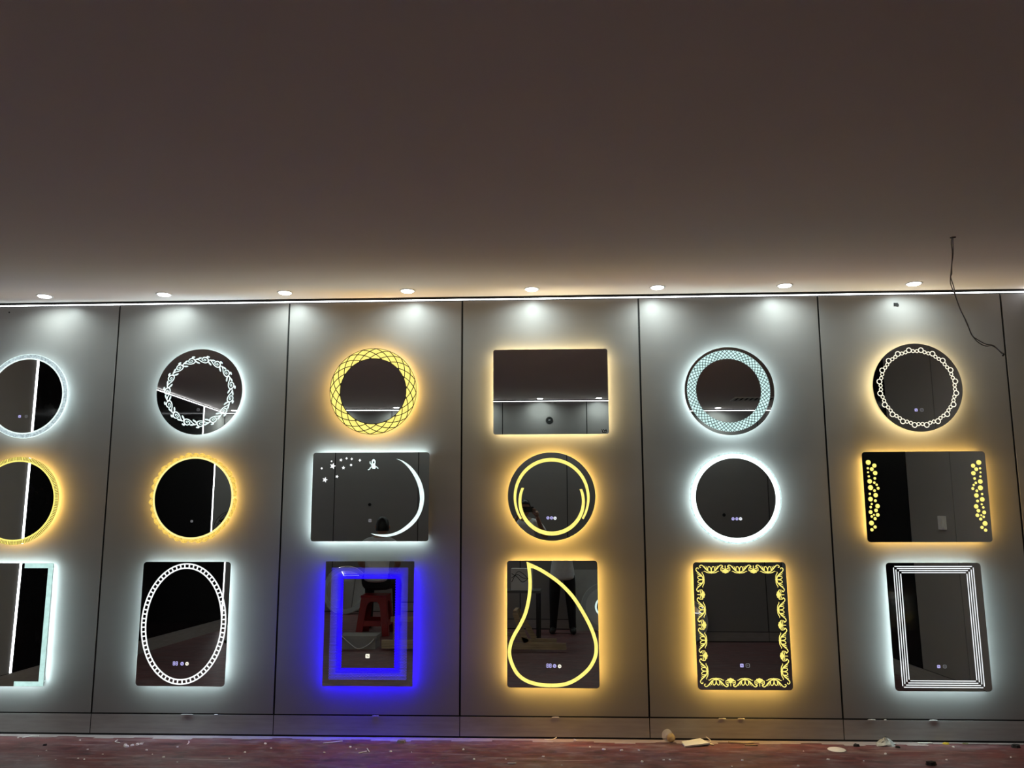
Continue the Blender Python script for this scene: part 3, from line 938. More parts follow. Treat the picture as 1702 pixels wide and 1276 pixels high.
# ------------------------------------------------------------------ litter on the floor
def under(x):
    return ['below the leftmost mirrors', 'below the oval band mirror', 'below the blue mirror', 'below the teardrop mirror', 'below the floral mirror', 'below the mirror of nested lines'][min(5, max(0, int((x + 3.66) // 1.22)))]
def chip(x, y, lx, ly, h, rz, m=M_CHIP, seed=0):
    rnd = random.Random(seed)
    n = 7
    pts = []
    for i in range(n):
        a = 2 * PI * i / n
        r = 0.75 + 0.35 * rnd.random()
        pts.append((lx / 2 * r * math.cos(a), ly / 2 * r * math.sin(a)))
    v = [(px_, py_, 0) for px_, py_ in pts] + [(px_ * 0.8, py_ * 0.8, h * (0.8 + 0.4 * rnd.random())) for px_, py_ in pts]
    f = [tuple(range(n, 2 * n)), tuple(reversed(range(n)))] + [(i, (i + 1) % n, n + (i + 1) % n, n + i) for i in range(n)]
    return v, f
crumbs = [(-2.428, -0.133), (-2.267, -0.324), (-1.896, -0.324), (-2.224, -0.5), (-2.176, -0.519), (-2.343, -0.529), (-2.491, -0.462), (-1.82, -0.404), (-1.724, -0.462), (-2.122, -0.414), (-2.512, -0.351), (-2.864, -0.089), (-1.991, -0.179), (-1.735, -0.256), (-2.057, -0.246), (-1.142, -0.262), (-0.658, -0.219), (-0.611, -0.257), (-1.273, -0.35), (-1.323, -0.472), (-1.21, -0.167), (-0.389, -0.304), (-0.789, -0.337), (-0.26, -0.312), (0.827, -0.173), (0.91, -0.22), (0.32, -0.43), (0.648, -0.535), (0.133, -0.441), (0.54, -0.374), (1.123, -0.231), (1.248, -0.417), (1.284, -0.41), (1.117, -0.453), (1.018, -0.234), (2.118, -0.215), (1.706, -0.405), (2.591, -0.255), (2.408, -0.4), (3.065, -0.096), (2.21, -0.377), (2.0, -0.5), (1.62, -0.52), (-0.1, -0.52), (2.9, -0.36), (3.3, -0.3), (0.05, -0.25), (-1.6, -0.55)]
for i, (x, y) in enumerate(crumbs):
    s_ = random.uniform(0.007, 0.017)
    v, f = chip(x, y, s_ * random.uniform(1, 1.6), s_, s_ * 0.35, 0, seed=i)
    tag(mesh('plaster_crumb', v, f, M_CHIP, None, (x, y, 0.0), (0, 0, random.uniform(0, 3))), 'tiny white plaster crumb on the floor ' + under(x), 'debris', 'crumbs on the floor ' + under(x))
def shaving(pts, label, w_=0.006, m=M_CHIP, name='plaster_sliver', h=0.004):
    cx, cy = pts[0][0], pts[0][1]
    P = smooth_path([(x - cx, y - cy, 0.004 + (p[2] if len(p) > 2 else 0)) for p in pts for x, y in [p[:2]]], 4)
    o = G().tube(P, w_ / 2, 6).out(name, m, None, (cx, cy, 0.0), smooth=True)
    return tag(o, label, 'debris')
shaving([(-2.83, -0.10), (-2.80, -0.062), (-2.75, -0.052)], 'curled white sliver close to the skirting at far left')
shaving([(-2.185, -0.125), (-2.180, -0.165), (-2.135, -0.190)], 'bent white sliver below the mirror with the oval band, left one')
shaving([(-1.715, -0.14), (-1.70, -0.17), (-1.695, -0.21)], 'short white sliver pointing at the camera, right of the white clump')
shaving([(-0.845, -0.155), (-0.79, -0.135), (-0.735, -0.105)], 'long straight white sliver in front of the blue mirror')
shaving([(-0.575, -0.35), (-0.535, -0.315)], 'short white sliver slanting right, in front of the blue mirror')
shaving([(-0.545, -0.255), (-0.515, -0.325)], 'short white sliver slanting left, in front of the blue mirror')
shaving([(0.545, -0.03), (0.595, -0.028), (0.625, -0.014, 0.01)], 'curved pale sliver at the skirting under the teardrop mirror')
shaving([(0.735, -0.018), (0.752, -0.045)], 'tiny pale sliver at the skirting right of the teardrop mirror')
shaving([(0.335, -0.518), (0.385, -0.515)], 'flat pale sliver at the bottom edge below the teardrop mirror')
shaving([(1.565, -0.05, 0.03), (1.59, -0.07, 0.012), (1.575, -0.085), (1.60, -0.11)], 'twisted cream wood curl beside the square tile offcut', 0.008, mat('cream_curl', (0.8, 0.68, 0.5), 0.7), 'wood_curl')
shaving([(1.70, -0.055), (1.76, -0.06), (1.80, -0.075), (1.86, -0.06)], 'tan wood shaving lying along the skirting', 0.014, M_WOOD, 'wood_shaving')
shaving([(1.79, -0.115), (1.83, -0.11), (1.87, -0.11)], 'thin tan splinter in front of the wood shaving', 0.007, M_WOOD, 'wood_splinter')
t = thing('plaster_clump', 'clump of white plaster bits below the oval-band mirror', 'debris', (-2.034, -0.233, 0))
for i, (dx, dy) in enumerate([(-0.03, -0.02), (0.0, 0.0), (0.025, 0.015), (0.045, 0.025), (-0.015, -0.035), (-0.045, 0.0)]):
    v, f = chip(0, 0, 0.03, 0.022, 0.008, 0, seed=90 + i)
    mesh('clump_piece', v, f, M_CHIP, t, (dx, dy, 0.0005 * i), (0, 0, i))
# white dust along the top of the skirting
for i, (x, wl) in enumerate([(-1.79, 0.10), (-1.60, 0.03), (-0.55, 0.05), (0.62, 0.06), (1.68, 0.06), (1.80, 0.05), (2.62, 0.06), (2.70, 0.02), (3.0, 0.06)]):
    v, f = chip(0, 0, wl, 0.007, 0.0035, 0, seed=200 + i)
    tag(mesh('plaster_flake', v, f, M_CHIP, None, (x, -0.003, 0.1322)), 'white plaster flake in the skirting joint ' + under(x), 'debris', 'flakes in the skirting joint')

v = [(1.407, -0.075, 0.004), (1.532, -0.028, 0.013), (1.572, -0.129, 0.012), (1.413, -0.164, 0.002)]
cx_ = (1.48, -0.1, 0.0)
vv = [(a - cx_[0], b - cx_[1], c) for a, b, c in v] + [(a - cx_[0], b - cx_[1], c + 0.008) for a, b, c in v]
t = thing('tile_offcut', 'square cream tile offcut lying on the floor by the skirting', 'tile', cx_)
mesh('tile_face', vv, [(0, 1, 2, 3), (7, 6, 5, 4), (0, 4, 5, 1), (1, 5, 6, 2), (2, 6, 7, 3), (3, 7, 4, 0)], mat('cream_tile', (0.82, 0.80, 0.70), 0.35, var=0.06, scale=20), t)
mesh('tile_underside', [(a * 0.97, b * 0.97 - 0.002, max(0.0, c - 0.004)) for a, b, c in vv[:4]] + [(a * 0.97, b * 0.97 - 0.002, c - 0.0003) for a, b, c in vv[:4]], [(0, 1, 2, 3), (7, 6, 5, 4), (0, 4, 5, 1), (1, 5, 6, 2), (2, 6, 7, 3), (3, 7, 4, 0)], mat('tile_back', (0.10, 0.08, 0.06), 0.8), t)
# clear plastic cup lying on its side with a yellow residue
M_CUP = mat('clear_plastic', (0.75, 0.72, 0.68), 0.15, alpha=0.32)
t = thing('plastic_cup', 'crumpled clear plastic cup with yellow residue, left of the tile offcut', 'cup', (1.335, -0.06, 0.036), (math.radians(62), 0, math.radians(-35)))
G().lathe([(0.024, -0.035), (0.027, -0.015), (0.031, 0.01), (0.034, 0.035), (0.036, 0.038)], 20).out('cup_wall', M_CUP, t, smooth=True)
G().lathe([(0.0, -0.034), (0.024, -0.033), (0.027, -0.016), (0.0, -0.010)], 20).out('residue', mat('yellow_residue', (0.55, 0.36, 0.08), 0.4, var=0.3, scale=40), t, smooth=True)
tag(G().lathe([(0.0, 0.0), (0.052, 0.0), (0.054, 0.002), (0.052, 0.004), (0.0, 0.005)], 28).out('paper_disc', mat('ivory_card', (0.85, 0.80, 0.74), 0.6), None, (2.328, -0.182, 0.0), smooth=True), 'round ivory card disc lying flat on the red floor', 'disc')
# crumpled grey plastic
g = G()
N = 10
for i in range(N):
    for j in range(6):
        a, h = 2 * PI * i / N, j / 5
        r = (0.055 - 0.045 * h) * (0.75 + 0.5 * random.random())
        g.v.append((r * math.cos(a) * 1.2, r * math.sin(a) * 0.7, max(0, 0.045 * h * (0.8 + 0.4 * random.random()))))
for i in range(N):
    for j in range(5):
        a, b = i * 6 + j, ((i + 1) % N) * 6 + j
        g.f.append((a, b, b + 1, a + 1))
tag(g.out('crumpled_film', mat('grey_film', (0.45, 0.45, 0.42), 0.35, var=0.3, scale=50), None, (2.67, -0.07, 0)), 'crumpled grey plastic film against the skirting below the bubble mirror', 'debris')
tag(G().box(-0.045, 0.045, -0.012, 0.012, 0, 0.006).out('white_strip', M_WHITEPL, None, (2.924, -0.032, 0), (0, 0, 0.05)), 'flat white plastic strip lying along the skirting', 'debris')
v, f = chip(0, 0, 0.05, 0.03, 0.008, 0, seed=301)
tag(mesh('yellow_scrap', v, f, mat('yellow_tape', (0.75, 0.52, 0.05), 0.5), None, (3.05, -0.035, 0)), 'small scrap of yellow tape at the skirting on the right', 'debris')
v, f = chip(0, 0, 0.04, 0.02, 0.006, 0, seed=302)
tag(mesh('olive_scrap', v, f, mat('olive_tape', (0.22, 0.20, 0.10), 0.6), None, (3.17, -0.03, 0)), 'small olive scrap at the skirting, right of the yellow one', 'debris')
for i, (x, y, s_, lab) in enumerate([(2.478, -0.1, 0.03, 'dark crumb on the floor between the ivory disc and the film'), (2.72, -0.071 - 0.05, 0.022, 'dark flat crumb just in front of the crumpled film'), (2.765, -0.455, 0.045, 'black lump at the bottom edge of the red floor'), (3.447, -0.093, 0.04, 'dark lump near the skirting at far right'), (-2.586, -0.245, 0.02, 'dark crumb on the red floor at far left'), (-0.355, -0.114, 0.045, 'grey brown lump by the skirting below the blue mirror')]):
    v, f = chip(0, 0, s_ * 1.5, s_, s_ * 0.4, 0, seed=400 + i)
    tag(mesh('dark_lump', v, f, mat('dark_dirt', (0.02, 0.014, 0.014), 0.8) if i < 5 else mat('grey_dirt', (0.22, 0.18, 0.15), 0.8), None, (x, y, 0)), lab, 'debris')

# ------------------------------------------------------------------ what stands behind the camera and shows in the mirrors
for x, z, r, lab in ((0.62, 2.62, 0.05, 'larger round black cable hole high on the opposite wall'), (2.97, 1.34, 0.022, 'small round black hole in the opposite wall near the right corner'), (-1.98, 1.50, 0.022, 'small round black hole in the opposite wall behind the seated person')):
    t = thing('junction_hole', lab, 'hole', (x, YF, z))
    G().ring(r * 0.9, r * 1.06, 0.0, 0.004, 28).out('rim', M_BLACKPL, t)
    G().prism(circle(r, 28), 0.0005, 0.0025).out('cover', M_BACK, t)
    if r > 0.03:
        G().stroke([(-0.014, 0.004), (0.014, 0.006)], 0.007, 0.0024, 0.005).out('pale_mark', M_WHITEPL, t)
t = thing('wall_switch', 'white switch box with a loose flap on the right side wall', 'switch', (XR, -1.50, 1.33))
G().box(-0.022, 0.0, -0.05, 0.05, -0.055, 0.055).out('plate', M_WHITEPL, t)
G().box(-0.03, -0.02, -0.03, 0.03, -0.035, 0.035).out('rocker', M_WHITEPL, t)
t = thing('ceiling_vent', 'slotted white air vent in the ceiling near the far right corner', 'vent', (3.32, -5.25, ZC))
for x0, x1, y0, y1 in ((-0.3, 0.3, -0.16, -0.13), (-0.3, 0.3, 0.13, 0.16), (-0.3, -0.27, -0.13, 0.13), (0.27, 0.3, -0.13, 0.13)):
    G().box(x0, x1, y0, y1, -0.012, 0).out('frame_bar', M_WHITEPL, t)
G().box(-0.27, 0.27, -0.13, 0.13, -0.002, 0).out('backing', M_BACK, t)
for i in range(8):
    G().box(-0.23 + i * 0.064, -0.205 + i * 0.064, -0.13, 0.13, -0.011, -0.003).out('slat', M_WHITEPL, t)

# --- people: one grown surface for the body, clothes and hair over it
M_SKIN = mat('skin', (0.42, 0.24, 0.16), 0.5, var=0.06, scale=20)
M_HAIR = mat('black_hair', (0.008, 0.007, 0.006), 0.45, var=0.3, scale=60)
M_SHIRT = mat('grey_white_shirt', (0.78, 0.80, 0.81), 0.85, var=0.08, scale=18)
M_TROUSER = mat('black_trousers', (0.010, 0.010, 0.012), 0.8, var=0.2)
M_SHOE = mat('dark_shoe', (0.02, 0.018, 0.017), 0.5)

def skin(name, joints, links, m, parent, root, sub=2):
    """joints: {key: ((x, y, z), (rx, ry))}"""
    keys = list(joints)
    me = bpy.data.meshes.new(name)
    me.from_pydata([joints[k][0] for k in keys], [(keys.index(a), keys.index(b)) for a, b in links], [])
    me.materials.append(m)
    o = place(name, me, parent)
    o.modifiers.new('skin', 'SKIN').use_smooth_shade = True
    for i, k in enumerate(keys):
        r = joints[k][1]
        sv = me.skin_vertices[0].data[i]
        sv.radius = r if isinstance(r, tuple) else (r, r)
        sv.use_root = (k == root)
    ss = o.modifiers.new('subdiv', 'SUBSURF')
    ss.levels = ss.render_levels = sub
    return o

def head(parent, c, turn, tilt=0.0):
    """head with face, ears and short black hair; c is the head centre, turn the way it looks (0 = +y)"""
    g = G()
    nu, nv = 20, 16
    for j in range(nv + 1):
        ph = PI * j / nv
        for i in range(nu):
            a = 2 * PI * i / nu
            sp = math.sin(ph) ** 0.8 if 0 < j < nv else 0.0
            x, y, z = 0.074 * sp * math.cos(a), 0.092 * sp * math.sin(a), 0.112 * math.cos(ph)
            if z < -0.02:                                        # jaw narrows
                k = 1 - 0.35 * ((-z - 0.02) / 0.092) ** 1.5
                x *= k
                y = y * (k if y < 0 else 0.96 * k + 0.04)
            if y > 0.05 and abs(x) < 0.02 and -0.045 < z < 0.02:  # nose
                y += 0.022 * (1 - abs(x) / 0.02) * (1 - max(0, (z + 0.02) / 0.04)) if z > -0.035 else 0.006
            if y > 0.05 and 0.012 < abs(x) < 0.045 and 0.0 < z < 0.022:   # eye hollows
                y -= 0.008
            g.v.append((x, y, z))
    for j in range(nv):
        for i in range(nu):
            a, b = j * nu + i, j * nu + (i + 1) % nu
            g.f.append((a, a + nu, b + nu, b))
    for sx in (1, -1):                                            # ears
        g.tube([(sx * 0.070, -0.008, 0.020), (sx * 0.083, -0.014, 0.012), (sx * 0.080, -0.010, -0.012), (sx * 0.071, -0.004, -0.028)], [0.006, 0.010, 0.009, 0.005], 8)
    hd = g.out('head', M_SKIN, parent, c, (tilt, 0, turn), smooth=True)
    e = G()
    for sx in (1, -1):
        e.lathe([(0.0, -0.006), (0.008, -0.003), (0.010, 0.0), (0.008, 0.003), (0.0, 0.006)], 10, (sx * 0.030, 0.078, 0.008))
    e.out('eyes', M_HAIR, hd)
    G().tube([(-0.022, 0.082, -0.055), (0, 0.090, -0.056), (0.022, 0.082, -0.055)], [0.003, 0.006, 0.003], 8).out('mouth', mat('lips', (0.24, 0.09, 0.07), 0.5), hd)
    g = G()
    for j in range(10):
        ph = PI * 0.62 * j / 9
        for i in range(nu):
            a = 2 * PI * i / nu
            k = 1.09 + 0.03 * math.sin(5 * a + j)
            sp = math.sin(ph) ** 0.75 if j else 0.0
            z = 0.112 * math.cos(ph) * k
            y = 0.092 * sp * math.sin(a) * k
            if math.sin(a) > 0.35 and z < 0.055:                   # hair line above the forehead
                z = 0.055
                y *= 0.9
            g.v.append((0.074 * sp * math.cos(a) * k, y, z))
    for j in range(9):
        for i in range(nu):
            a, b = j * nu + i, j * nu + (i + 1) % nu
            g.f.append((a, a + nu, b + nu, b))
    g.out('hair', M_HAIR, hd, smooth=True)
    return hd

def hand(parent, wrist, palm, tips):
    """a palm grown from the wrist and five separate bent fingers; tips: list of finger end points"""
    g = G()
    w_, p_ = Vector(wrist), Vector(palm)
    g.tube([w_, w_.lerp(p_, 0.5), p_], [0.024, 0.036, 0.030], 10)
    for base, mid, tip in tips:
        g.tube(smooth_path([base, mid, tip], 3), [0.0095, 0.0092, 0.0088, 0.0086, 0.0082, 0.0078, 0.006], 8)
    return g.out('hand', M_SKIN, parent, smooth=True)

# the photographer, phone held up before the face
px0, py0 = 0.545, -5.88
t = thing('person', 'person in grey-white shirt and black trousers holding up a phone with both hands', 'person', (px0, py0, 0))
B = {'pel': ((0, 0, 0.86), (0.105, 0.08)), 'wst': ((0, 0, 0.98), (0.125, 0.095)), 'che': ((0, 0.0, 1.17), (0.15, 0.105)), 'nkb': ((0, -0.005, 1.315), (0.075, 0.065)), 'nck': ((0, 0.01, 1.375), (0.048, 0.05))}
LK = [('pel', 'wst'), ('wst', 'che'), ('che', 'nkb'), ('nkb', 'nck')]
AR = {}
for s_, sx in (('r', 1), ('l', -1)):
    AR[s_ + 'sh'] = ((sx * 0.165, -0.005, 1.285), (0.058, 0.058))
    AR[s_ + 'el'] = ((sx * 0.285, 0.10, 1.10), (0.042, 0.042))
    AR[s_ + 'fo'] = ((sx * 0.21, 0.22, 1.23), (0.036, 0.036))
    AR[s_ + 'wr'] = ((sx * 0.125 + 0.03, 0.32, 1.385), (0.026, 0.026))
LG = {}
for s_, sx in (('r', 1), ('l', -1)):
    LG[s_ + 'hp'] = ((sx * 0.09, 0.0, 0.78), (0.075, 0.08))
    LG[s_ + 'kn'] = ((sx * 0.11, 0.015, 0.44), (0.058, 0.062))
    LG[s_ + 'an'] = ((sx * 0.13, -0.01, 0.09), (0.038, 0.042))
body = dict(B)
body.update(AR)
body.update(LG)
LA = [(s_ + a, s_ + b) for s_ in 'rl' for a, b in (('sh', 'el'), ('el', 'fo'), ('fo', 'wr'))] + [('nkb', 'rsh'), ('nkb', 'lsh')]
LL = [(s_ + a, s_ + b) for s_ in 'rl' for a, b in (('hp', 'kn'), ('kn', 'an'))] + [('pel', 'rhp'), ('pel', 'lhp')]
def thin(d, k):
    return {a: (p, tuple(x * k for x in (r if isinstance(r, tuple) else (r, r)))) for a, (p, r) in d.items()}
skin('body', body, LK + LA + LL, M_SKIN, t, 'pel')
sh = thin({k: v for k, v in B.items() if k != 'nck'}, 1.13)
for s_, sx in (('r', 1), ('l', -1)):
    sh[s_ + 'sh'] = (AR[s_ + 'sh'][0], (0.07, 0.07))
    sh[s_ + 'sl'] = (tuple(Vector(AR[s_ + 'sh'][0]).lerp(Vector(AR[s_ + 'el'][0]), 0.78)), (0.066, 0.066))
sh['nkb'] = ((0, -0.005, 1.30), (0.09, 0.075))
sh['pel'] = ((0, 0, 0.86), (0.17, 0.135))
sh['hem'] = ((0, 0, 0.74), (0.185, 0.15))
sh['hem2'] = ((0, 0, 0.68), (0.185, 0.15))
skin('shirt', sh, [('hem', 'hem2'), ('pel', 'hem'), ('pel', 'wst'), ('wst', 'che'), ('che', 'nkb'), ('nkb', 'rsh'), ('nkb', 'lsh'), ('rsh', 'rsl'), ('lsh', 'lsl')], M_SHIRT, t, 'hem2')
tr = thin(LG, 1.18)
for s_, sx in (('r', 1), ('l', -1)):
    tr[s_ + 'cf'] = ((sx * 0.132, -0.005, 0.05), (0.052, 0.058))
tr['pel'] = ((0, 0, 0.84), (0.115, 0.09))
tr['top'] = ((0, 0, 0.96), (0.115, 0.085))
skin('trousers', tr, LL + [('pel', 'top'), ('ran', 'rcf'), ('lan', 'lcf')], M_TROUSER, t, 'top')
for sx in (1, -1):
    G().tube([(sx * 0.13, -0.055, 0.038), (sx * 0.132, 0.0, 0.045), (sx * 0.14, 0.09, 0.036), (sx * 0.145, 0.16, 0.030)], [0.034, 0.043, 0.042, 0.026], 10).out('shoe', M_SHOE, t, smooth=True)
head(t, (0.0, 0.03, 1.490), 0.0, 0.02)
for sx in (1, -1):
    wx = sx * 0.125 + 0.03
    tips = []
    for i in range(4):
        z = 1.415 + 0.021 * i
        tips.append(((sx * 0.10 + 0.034, 0.355, z - 0.006), (sx * 0.088 + 0.034, 0.397, z), (sx * 0.060 + 0.034, 0.405, z + 0.004)))
    tips.append(((sx * 0.105 + 0.034, 0.335, 1.405), (sx * 0.09 + 0.034, 0.345, 1.425), (sx * 0.055 + 0.034, 0.372, 1.435)))
    hand(t, (wx, 0.32, 1.385), (sx * 0.106 + 0.034, 0.352, 1.44), tips)
t = thing('phone', 'dark phone held up sideways in both hands', 'phone', (px0 + 0.034, py0 + 0.384, 1.475))
G().box(-0.075, 0.075, -0.004, 0.004, -0.037, 0.037).out('phone_body', M_BLACKPL, t)
G().box(-0.070, 0.070, -0.0046, -0.004, -0.033, 0.033).out('screen', emit('phone_screen', (0.4, 0.38, 0.35), 0.25, False), t)
for dx in (-0.014, 0.014):
    G().lathe([(0.0, 0), (0.008, 0), (0.008, 0.002), (0.0, 0.003)], 14).out('lens', M_BLACKGLASS, t, (-0.045 + dx, 0.004, 0.015), (-PI / 2, 0, 0))

# the one sitting on the red stool with the back to the mirrors
sx0, sy0 = -1.45, -4.34
M_RED = mat('red_plastic', (0.24, 0.006, 0.008), 0.35, var=0.08)
t = thing('plastic_stool', 'red plastic stool with arched openings, sat on by a person', 'stool', (sx0, sy0, 0))
G().box(-0.15, 0.15, -0.15, 0.15, 0.425, 0.45).out('seat', M_RED, t)
def stool_side(rz):
    g = G()
    top, bot, z1 = 0.145, 0.195, 0.425
    def X(u, z):
        return u * (top + (bot - top) * (1 - z / z1))
    def Y(z):
        return -(top + (bot - top) * (1 - z / z1))
    def slab(poly):
        n = len(g.v)
        k = len(poly)
        g.v += [(X(u, z), Y(z), z) for u, z in poly] + [(X(u, z) * 0.97, Y(z) + 0.008, z) for u, z in poly]
        g.f.append(tuple(n + i for i in range(k)))
        g.f.append(tuple(n + k + i for i in reversed(range(k))))
        for i in range(k):
            g.f.append((n + i, n + k + i, n + k + (i + 1) % k, n + (i + 1) % k))
    slab([(-1, 0.0), (-0.62, 0.0), (-0.52, 0.30), (-0.52, 0.425), (-1, 0.425)])
    slab([(1, 0.0), (1, 0.425), (0.52, 0.425), (0.52, 0.30), (0.62, 0.0)])
    slab([(-0.52, 0.40), (0.52, 0.40), (0.52, 0.425), (-0.52, 0.425)])
    arch = [(-0.52, 0.30), (-0.44, 0.355), (-0.28, 0.38), (0.28, 0.38), (0.44, 0.355), (0.52, 0.30)]
    for (u0, a0), (u1, a1) in zip(arch, arch[1:]):
        slab([(u0, a0), (u1, a1), (u1, 0.405), (u0, 0.405)])
    slab([(-0.57, 0.11), (0.57, 0.11), (0.55, 0.17), (-0.55, 0.17)])
    return g.out('side_panel', M_RED, t, (0, 0, 0), (0, 0, rz))
for i in range(4):
    stool_side(i * PI / 2)
t = thing('person', 'person in grey shirt sitting on the red stool, seen from behind', 'person', (sx0, sy0, 0.475))
Bs = {'pel': ((0, 0, 0.15), (0.11, 0.09)), 'wst': ((0, -0.02, 0.28), (0.135, 0.10)), 'che': ((0, -0.05, 0.46), (0.15, 0.105)), 'nkb': ((0.02, -0.08, 0.60), (0.07, 0.06)), 'nck': ((0.03, -0.09, 0.66), (0.05, 0.05))}
As, Ls = {}, {}
for s_, sx in (('r', 1), ('l', -1)):
    As[s_ + 'sh'] = ((sx * 0.17 + 0.01, -0.07, 0.56), (0.058, 0.058))
    As[s_ + 'el'] = ((sx * 0.23, -0.14, 0.32), (0.042, 0.042))
    As[s_ + 'wr'] = ((sx * 0.15, -0.36, 0.24), (0.027, 0.027))
    Ls[s_ + 'hp'] = ((sx * 0.10, -0.04, 0.115), (0.09, 0.09))
    Ls[s_ + 'kn'] = ((sx * 0.17, -0.42, 0.085), (0.06, 0.06))
    Ls[s_ + 'an'] = ((sx * 0.17, -0.44, -0.375), (0.04, 0.042))
bs = thin(Bs, 0.86)
bs.update(As)
bs.update(Ls)
LAs = [(s_ + a, s_ + b) for s_ in 'rl' for a, b in (('sh', 'el'), ('el', 'wr'))] + [('nkb', 'rsh'), ('nkb', 'lsh')]
LLs = [(s_ + a, s_ + b) for s_ in 'rl' for a, b in (('hp', 'kn'), ('kn', 'an'))] + [('pel', 'rhp'), ('pel', 'lhp')]
skin('body', bs, LK + LAs + LLs, M_SKIN, t, 'pel')
sh = thin({k: v for k, v in Bs.items() if k != 'nck'}, 1.12)
sh['pel'] = ((0, 0, 0.19), (0.165, 0.135))
sh['hem'] = ((0, 0.005, 0.10), (0.17, 0.14))
for s_ in 'rl':
    sh[s_ + 'sh'] = (As[s_ + 'sh'][0], (0.07, 0.07))
    sh[s_ + 'sl'] = (tuple(Vector(As[s_ + 'sh'][0]).lerp(Vector(As[s_ + 'el'][0]), 0.7)), (0.062, 0.062))
skin('shirt', sh, [('pel', 'hem'), ('pel', 'wst'), ('wst', 'che'), ('che', 'nkb'), ('nkb', 'rsh'), ('nkb', 'lsh'), ('rsh', 'rsl'), ('lsh', 'lsl')], M_SHIRT, t, 'hem')
tr = thin(Ls, 1.15)
for s_, sx in (('r', 1), ('l', -1)):
    tr[s_ + 'cf'] = ((sx * 0.17, -0.44, -0.41), (0.052, 0.056))
tr['pel'] = ((0, 0.0, 0.14), (0.13, 0.11))
tr['top'] = ((0, -0.01, 0.24), (0.12, 0.09))
skin('trousers', tr, LLs + [('pel', 'top'), ('ran', 'rcf'), ('lan', 'lcf')], M_TROUSER, t, 'top')
for sx in (1, -1):
    G().tube([(sx * 0.17, -0.38, -0.436), (sx * 0.172, -0.44, -0.43), (sx * 0.18, -0.54, -0.434), (sx * 0.185, -0.60, -0.445)], [0.034, 0.043, 0.040, 0.026], 10).out('shoe', M_SHOE, t, smooth=True)
    w_ = Vector(As[('r' if sx > 0 else 'l') + 'wr'][0])
    tips = [((w_.x + (i - 1.5) * 0.018, w_.y - 0.085, w_.z - 0.01), (w_.x + (i - 1.5) * 0.02, w_.y - 0.125, w_.z - 0.025), (w_.x + (i - 1.5) * 0.02, w_.y - 0.145 - 0.006 * (1.5 - abs(i - 1.5)), w_.z - 0.055)) for i in range(4)]
    tips.append(((w_.x - sx * 0.03, w_.y - 0.035, w_.z), (w_.x - sx * 0.05, w_.y - 0.07, w_.z - 0.01), (w_.x - sx * 0.05, w_.y - 0.095, w_.z - 0.03)))
    hand(t, w_, (w_.x, w_.y - 0.08, w_.z - 0.008), tips)
head(t, (0.04, -0.095, 0.755), PI - 0.25, 0.0)

# --- work table with bottle and carton
t = thing('work_table', 'small dark work table behind the timber trestle', 'table', (-0.02, -4.90, 0))
G().box(-0.32, 0.32, -0.25, 0.25, 0.60, 0.625).out('table_top', mat('grey_board', (0.10, 0.10, 0.10), 0.5), t)
for a in (-0.29, 0.29):
    for b in (-0.22, 0.22):
        G().box(a - 0.018, a + 0.018, b - 0.018, b + 0.018, 0, 0.60).out('leg', M_BLACKPL, t)
t = thing('water_bottle', 'clear water bottle with a purple label on the work table', 'bottle', (-0.15, -4.75, 0.625))
G().lathe([(0.030, 0), (0.032, 0.01), (0.031, 0.10), (0.032, 0.17), (0.024, 0.205), (0.013, 0.225), (0.013, 0.235)], 18).out('bottle_body', mat('bottle_plastic', (0.55, 0.60, 0.66), 0.1, alpha=0.45), t, smooth=True)
G().lathe([(0.0325, 0.09), (0.0335, 0.10), (0.0335, 0.155), (0.0325, 0.165)], 18).out('label', mat('purple_label', (0.06, 0.04, 0.22), 0.5), t, smooth=True)
G().lathe([(0.016, 0.235), (0.016, 0.25), (0.0, 0.252)], 16).out('cap', M_WHITEPL, t, smooth=True)
t = thing('white_carton', 'white carton with loose cables across it on the work table', 'box', (0.07, -4.85, 0.625))
G().box(-0.13, 0.13, -0.10, 0.10, 0, 0.26).out('carton_body', mat('white_card', (0.70, 0.70, 0.68), 0.7), t)
for i in range(3):
    pth = [(-0.12, 0.102, 0.20 - 0.05 * i), (-0.05, 0.106, 0.16 + 0.03 * i), (0.02, 0.104, 0.10 + 0.05 * i), (0.12, 0.103, 0.18 - 0.04 * i)]
    G().tube(smooth_path(pth, 5), 0.0035, 6).out('cable', M_BLACKPL, t, smooth=True)

# --- timber trestle on the floor
t = thing('timber_trestle', 'raw timber trestle frame with a slanting brace on the floor', 'trestle', (0.22, -4.10, 0))
def plank(a, b, w_, h, name='plank'):
    A, Bv = Vector(a), Vector(b)
    d = (Bv - A).normalized()
    u = d.cross(Vector((0, 1, 0)))
    u = u.normalized() if u.length > 0.1 else Vector((1, 0, 0))
    v_ = d.cross(u).normalized()
    g = G()
    for P in (A, Bv):
        for su, sv in ((-1, -1), (1, -1), (1, 1), (-1, 1)):
            g.v.append(tuple(P + u * su * h / 2 + v_ * sv * w_ / 2))
    g.f += [(0, 1, 2, 3), (7, 6, 5, 4), (0, 4, 5, 1), (1, 5, 6, 2), (2, 6, 7, 3), (3, 7, 4, 0)]
    return g.out(name, M_WOOD, t)
plank((-0.35, 0.0, 0.06), (0.40, 0.0, 0.06), 0.04, 0.07, 'foot_beam')
plank((-0.10, -0.40, 0.06), (0.28, -0.40, 0.06), 0.04, 0.07, 'foot_beam')
plank((-0.05, 0.0, 0.10), (-0.18, 0.0, 0.42), 0.03, 0.06, 'brace')
plank((-0.30, 0.0, 0.20), (0.0, 0.0, 0.10), 0.03, 0.05, 'brace')
plank((-0.18, 0.0, 0.42), (-0.18, -0.40, 0.42), 0.05, 0.04, 'cross_rail')
plank((0.02, -0.40, 0.095), (-0.18, -0.40, 0.42), 0.03, 0.06, 'brace')
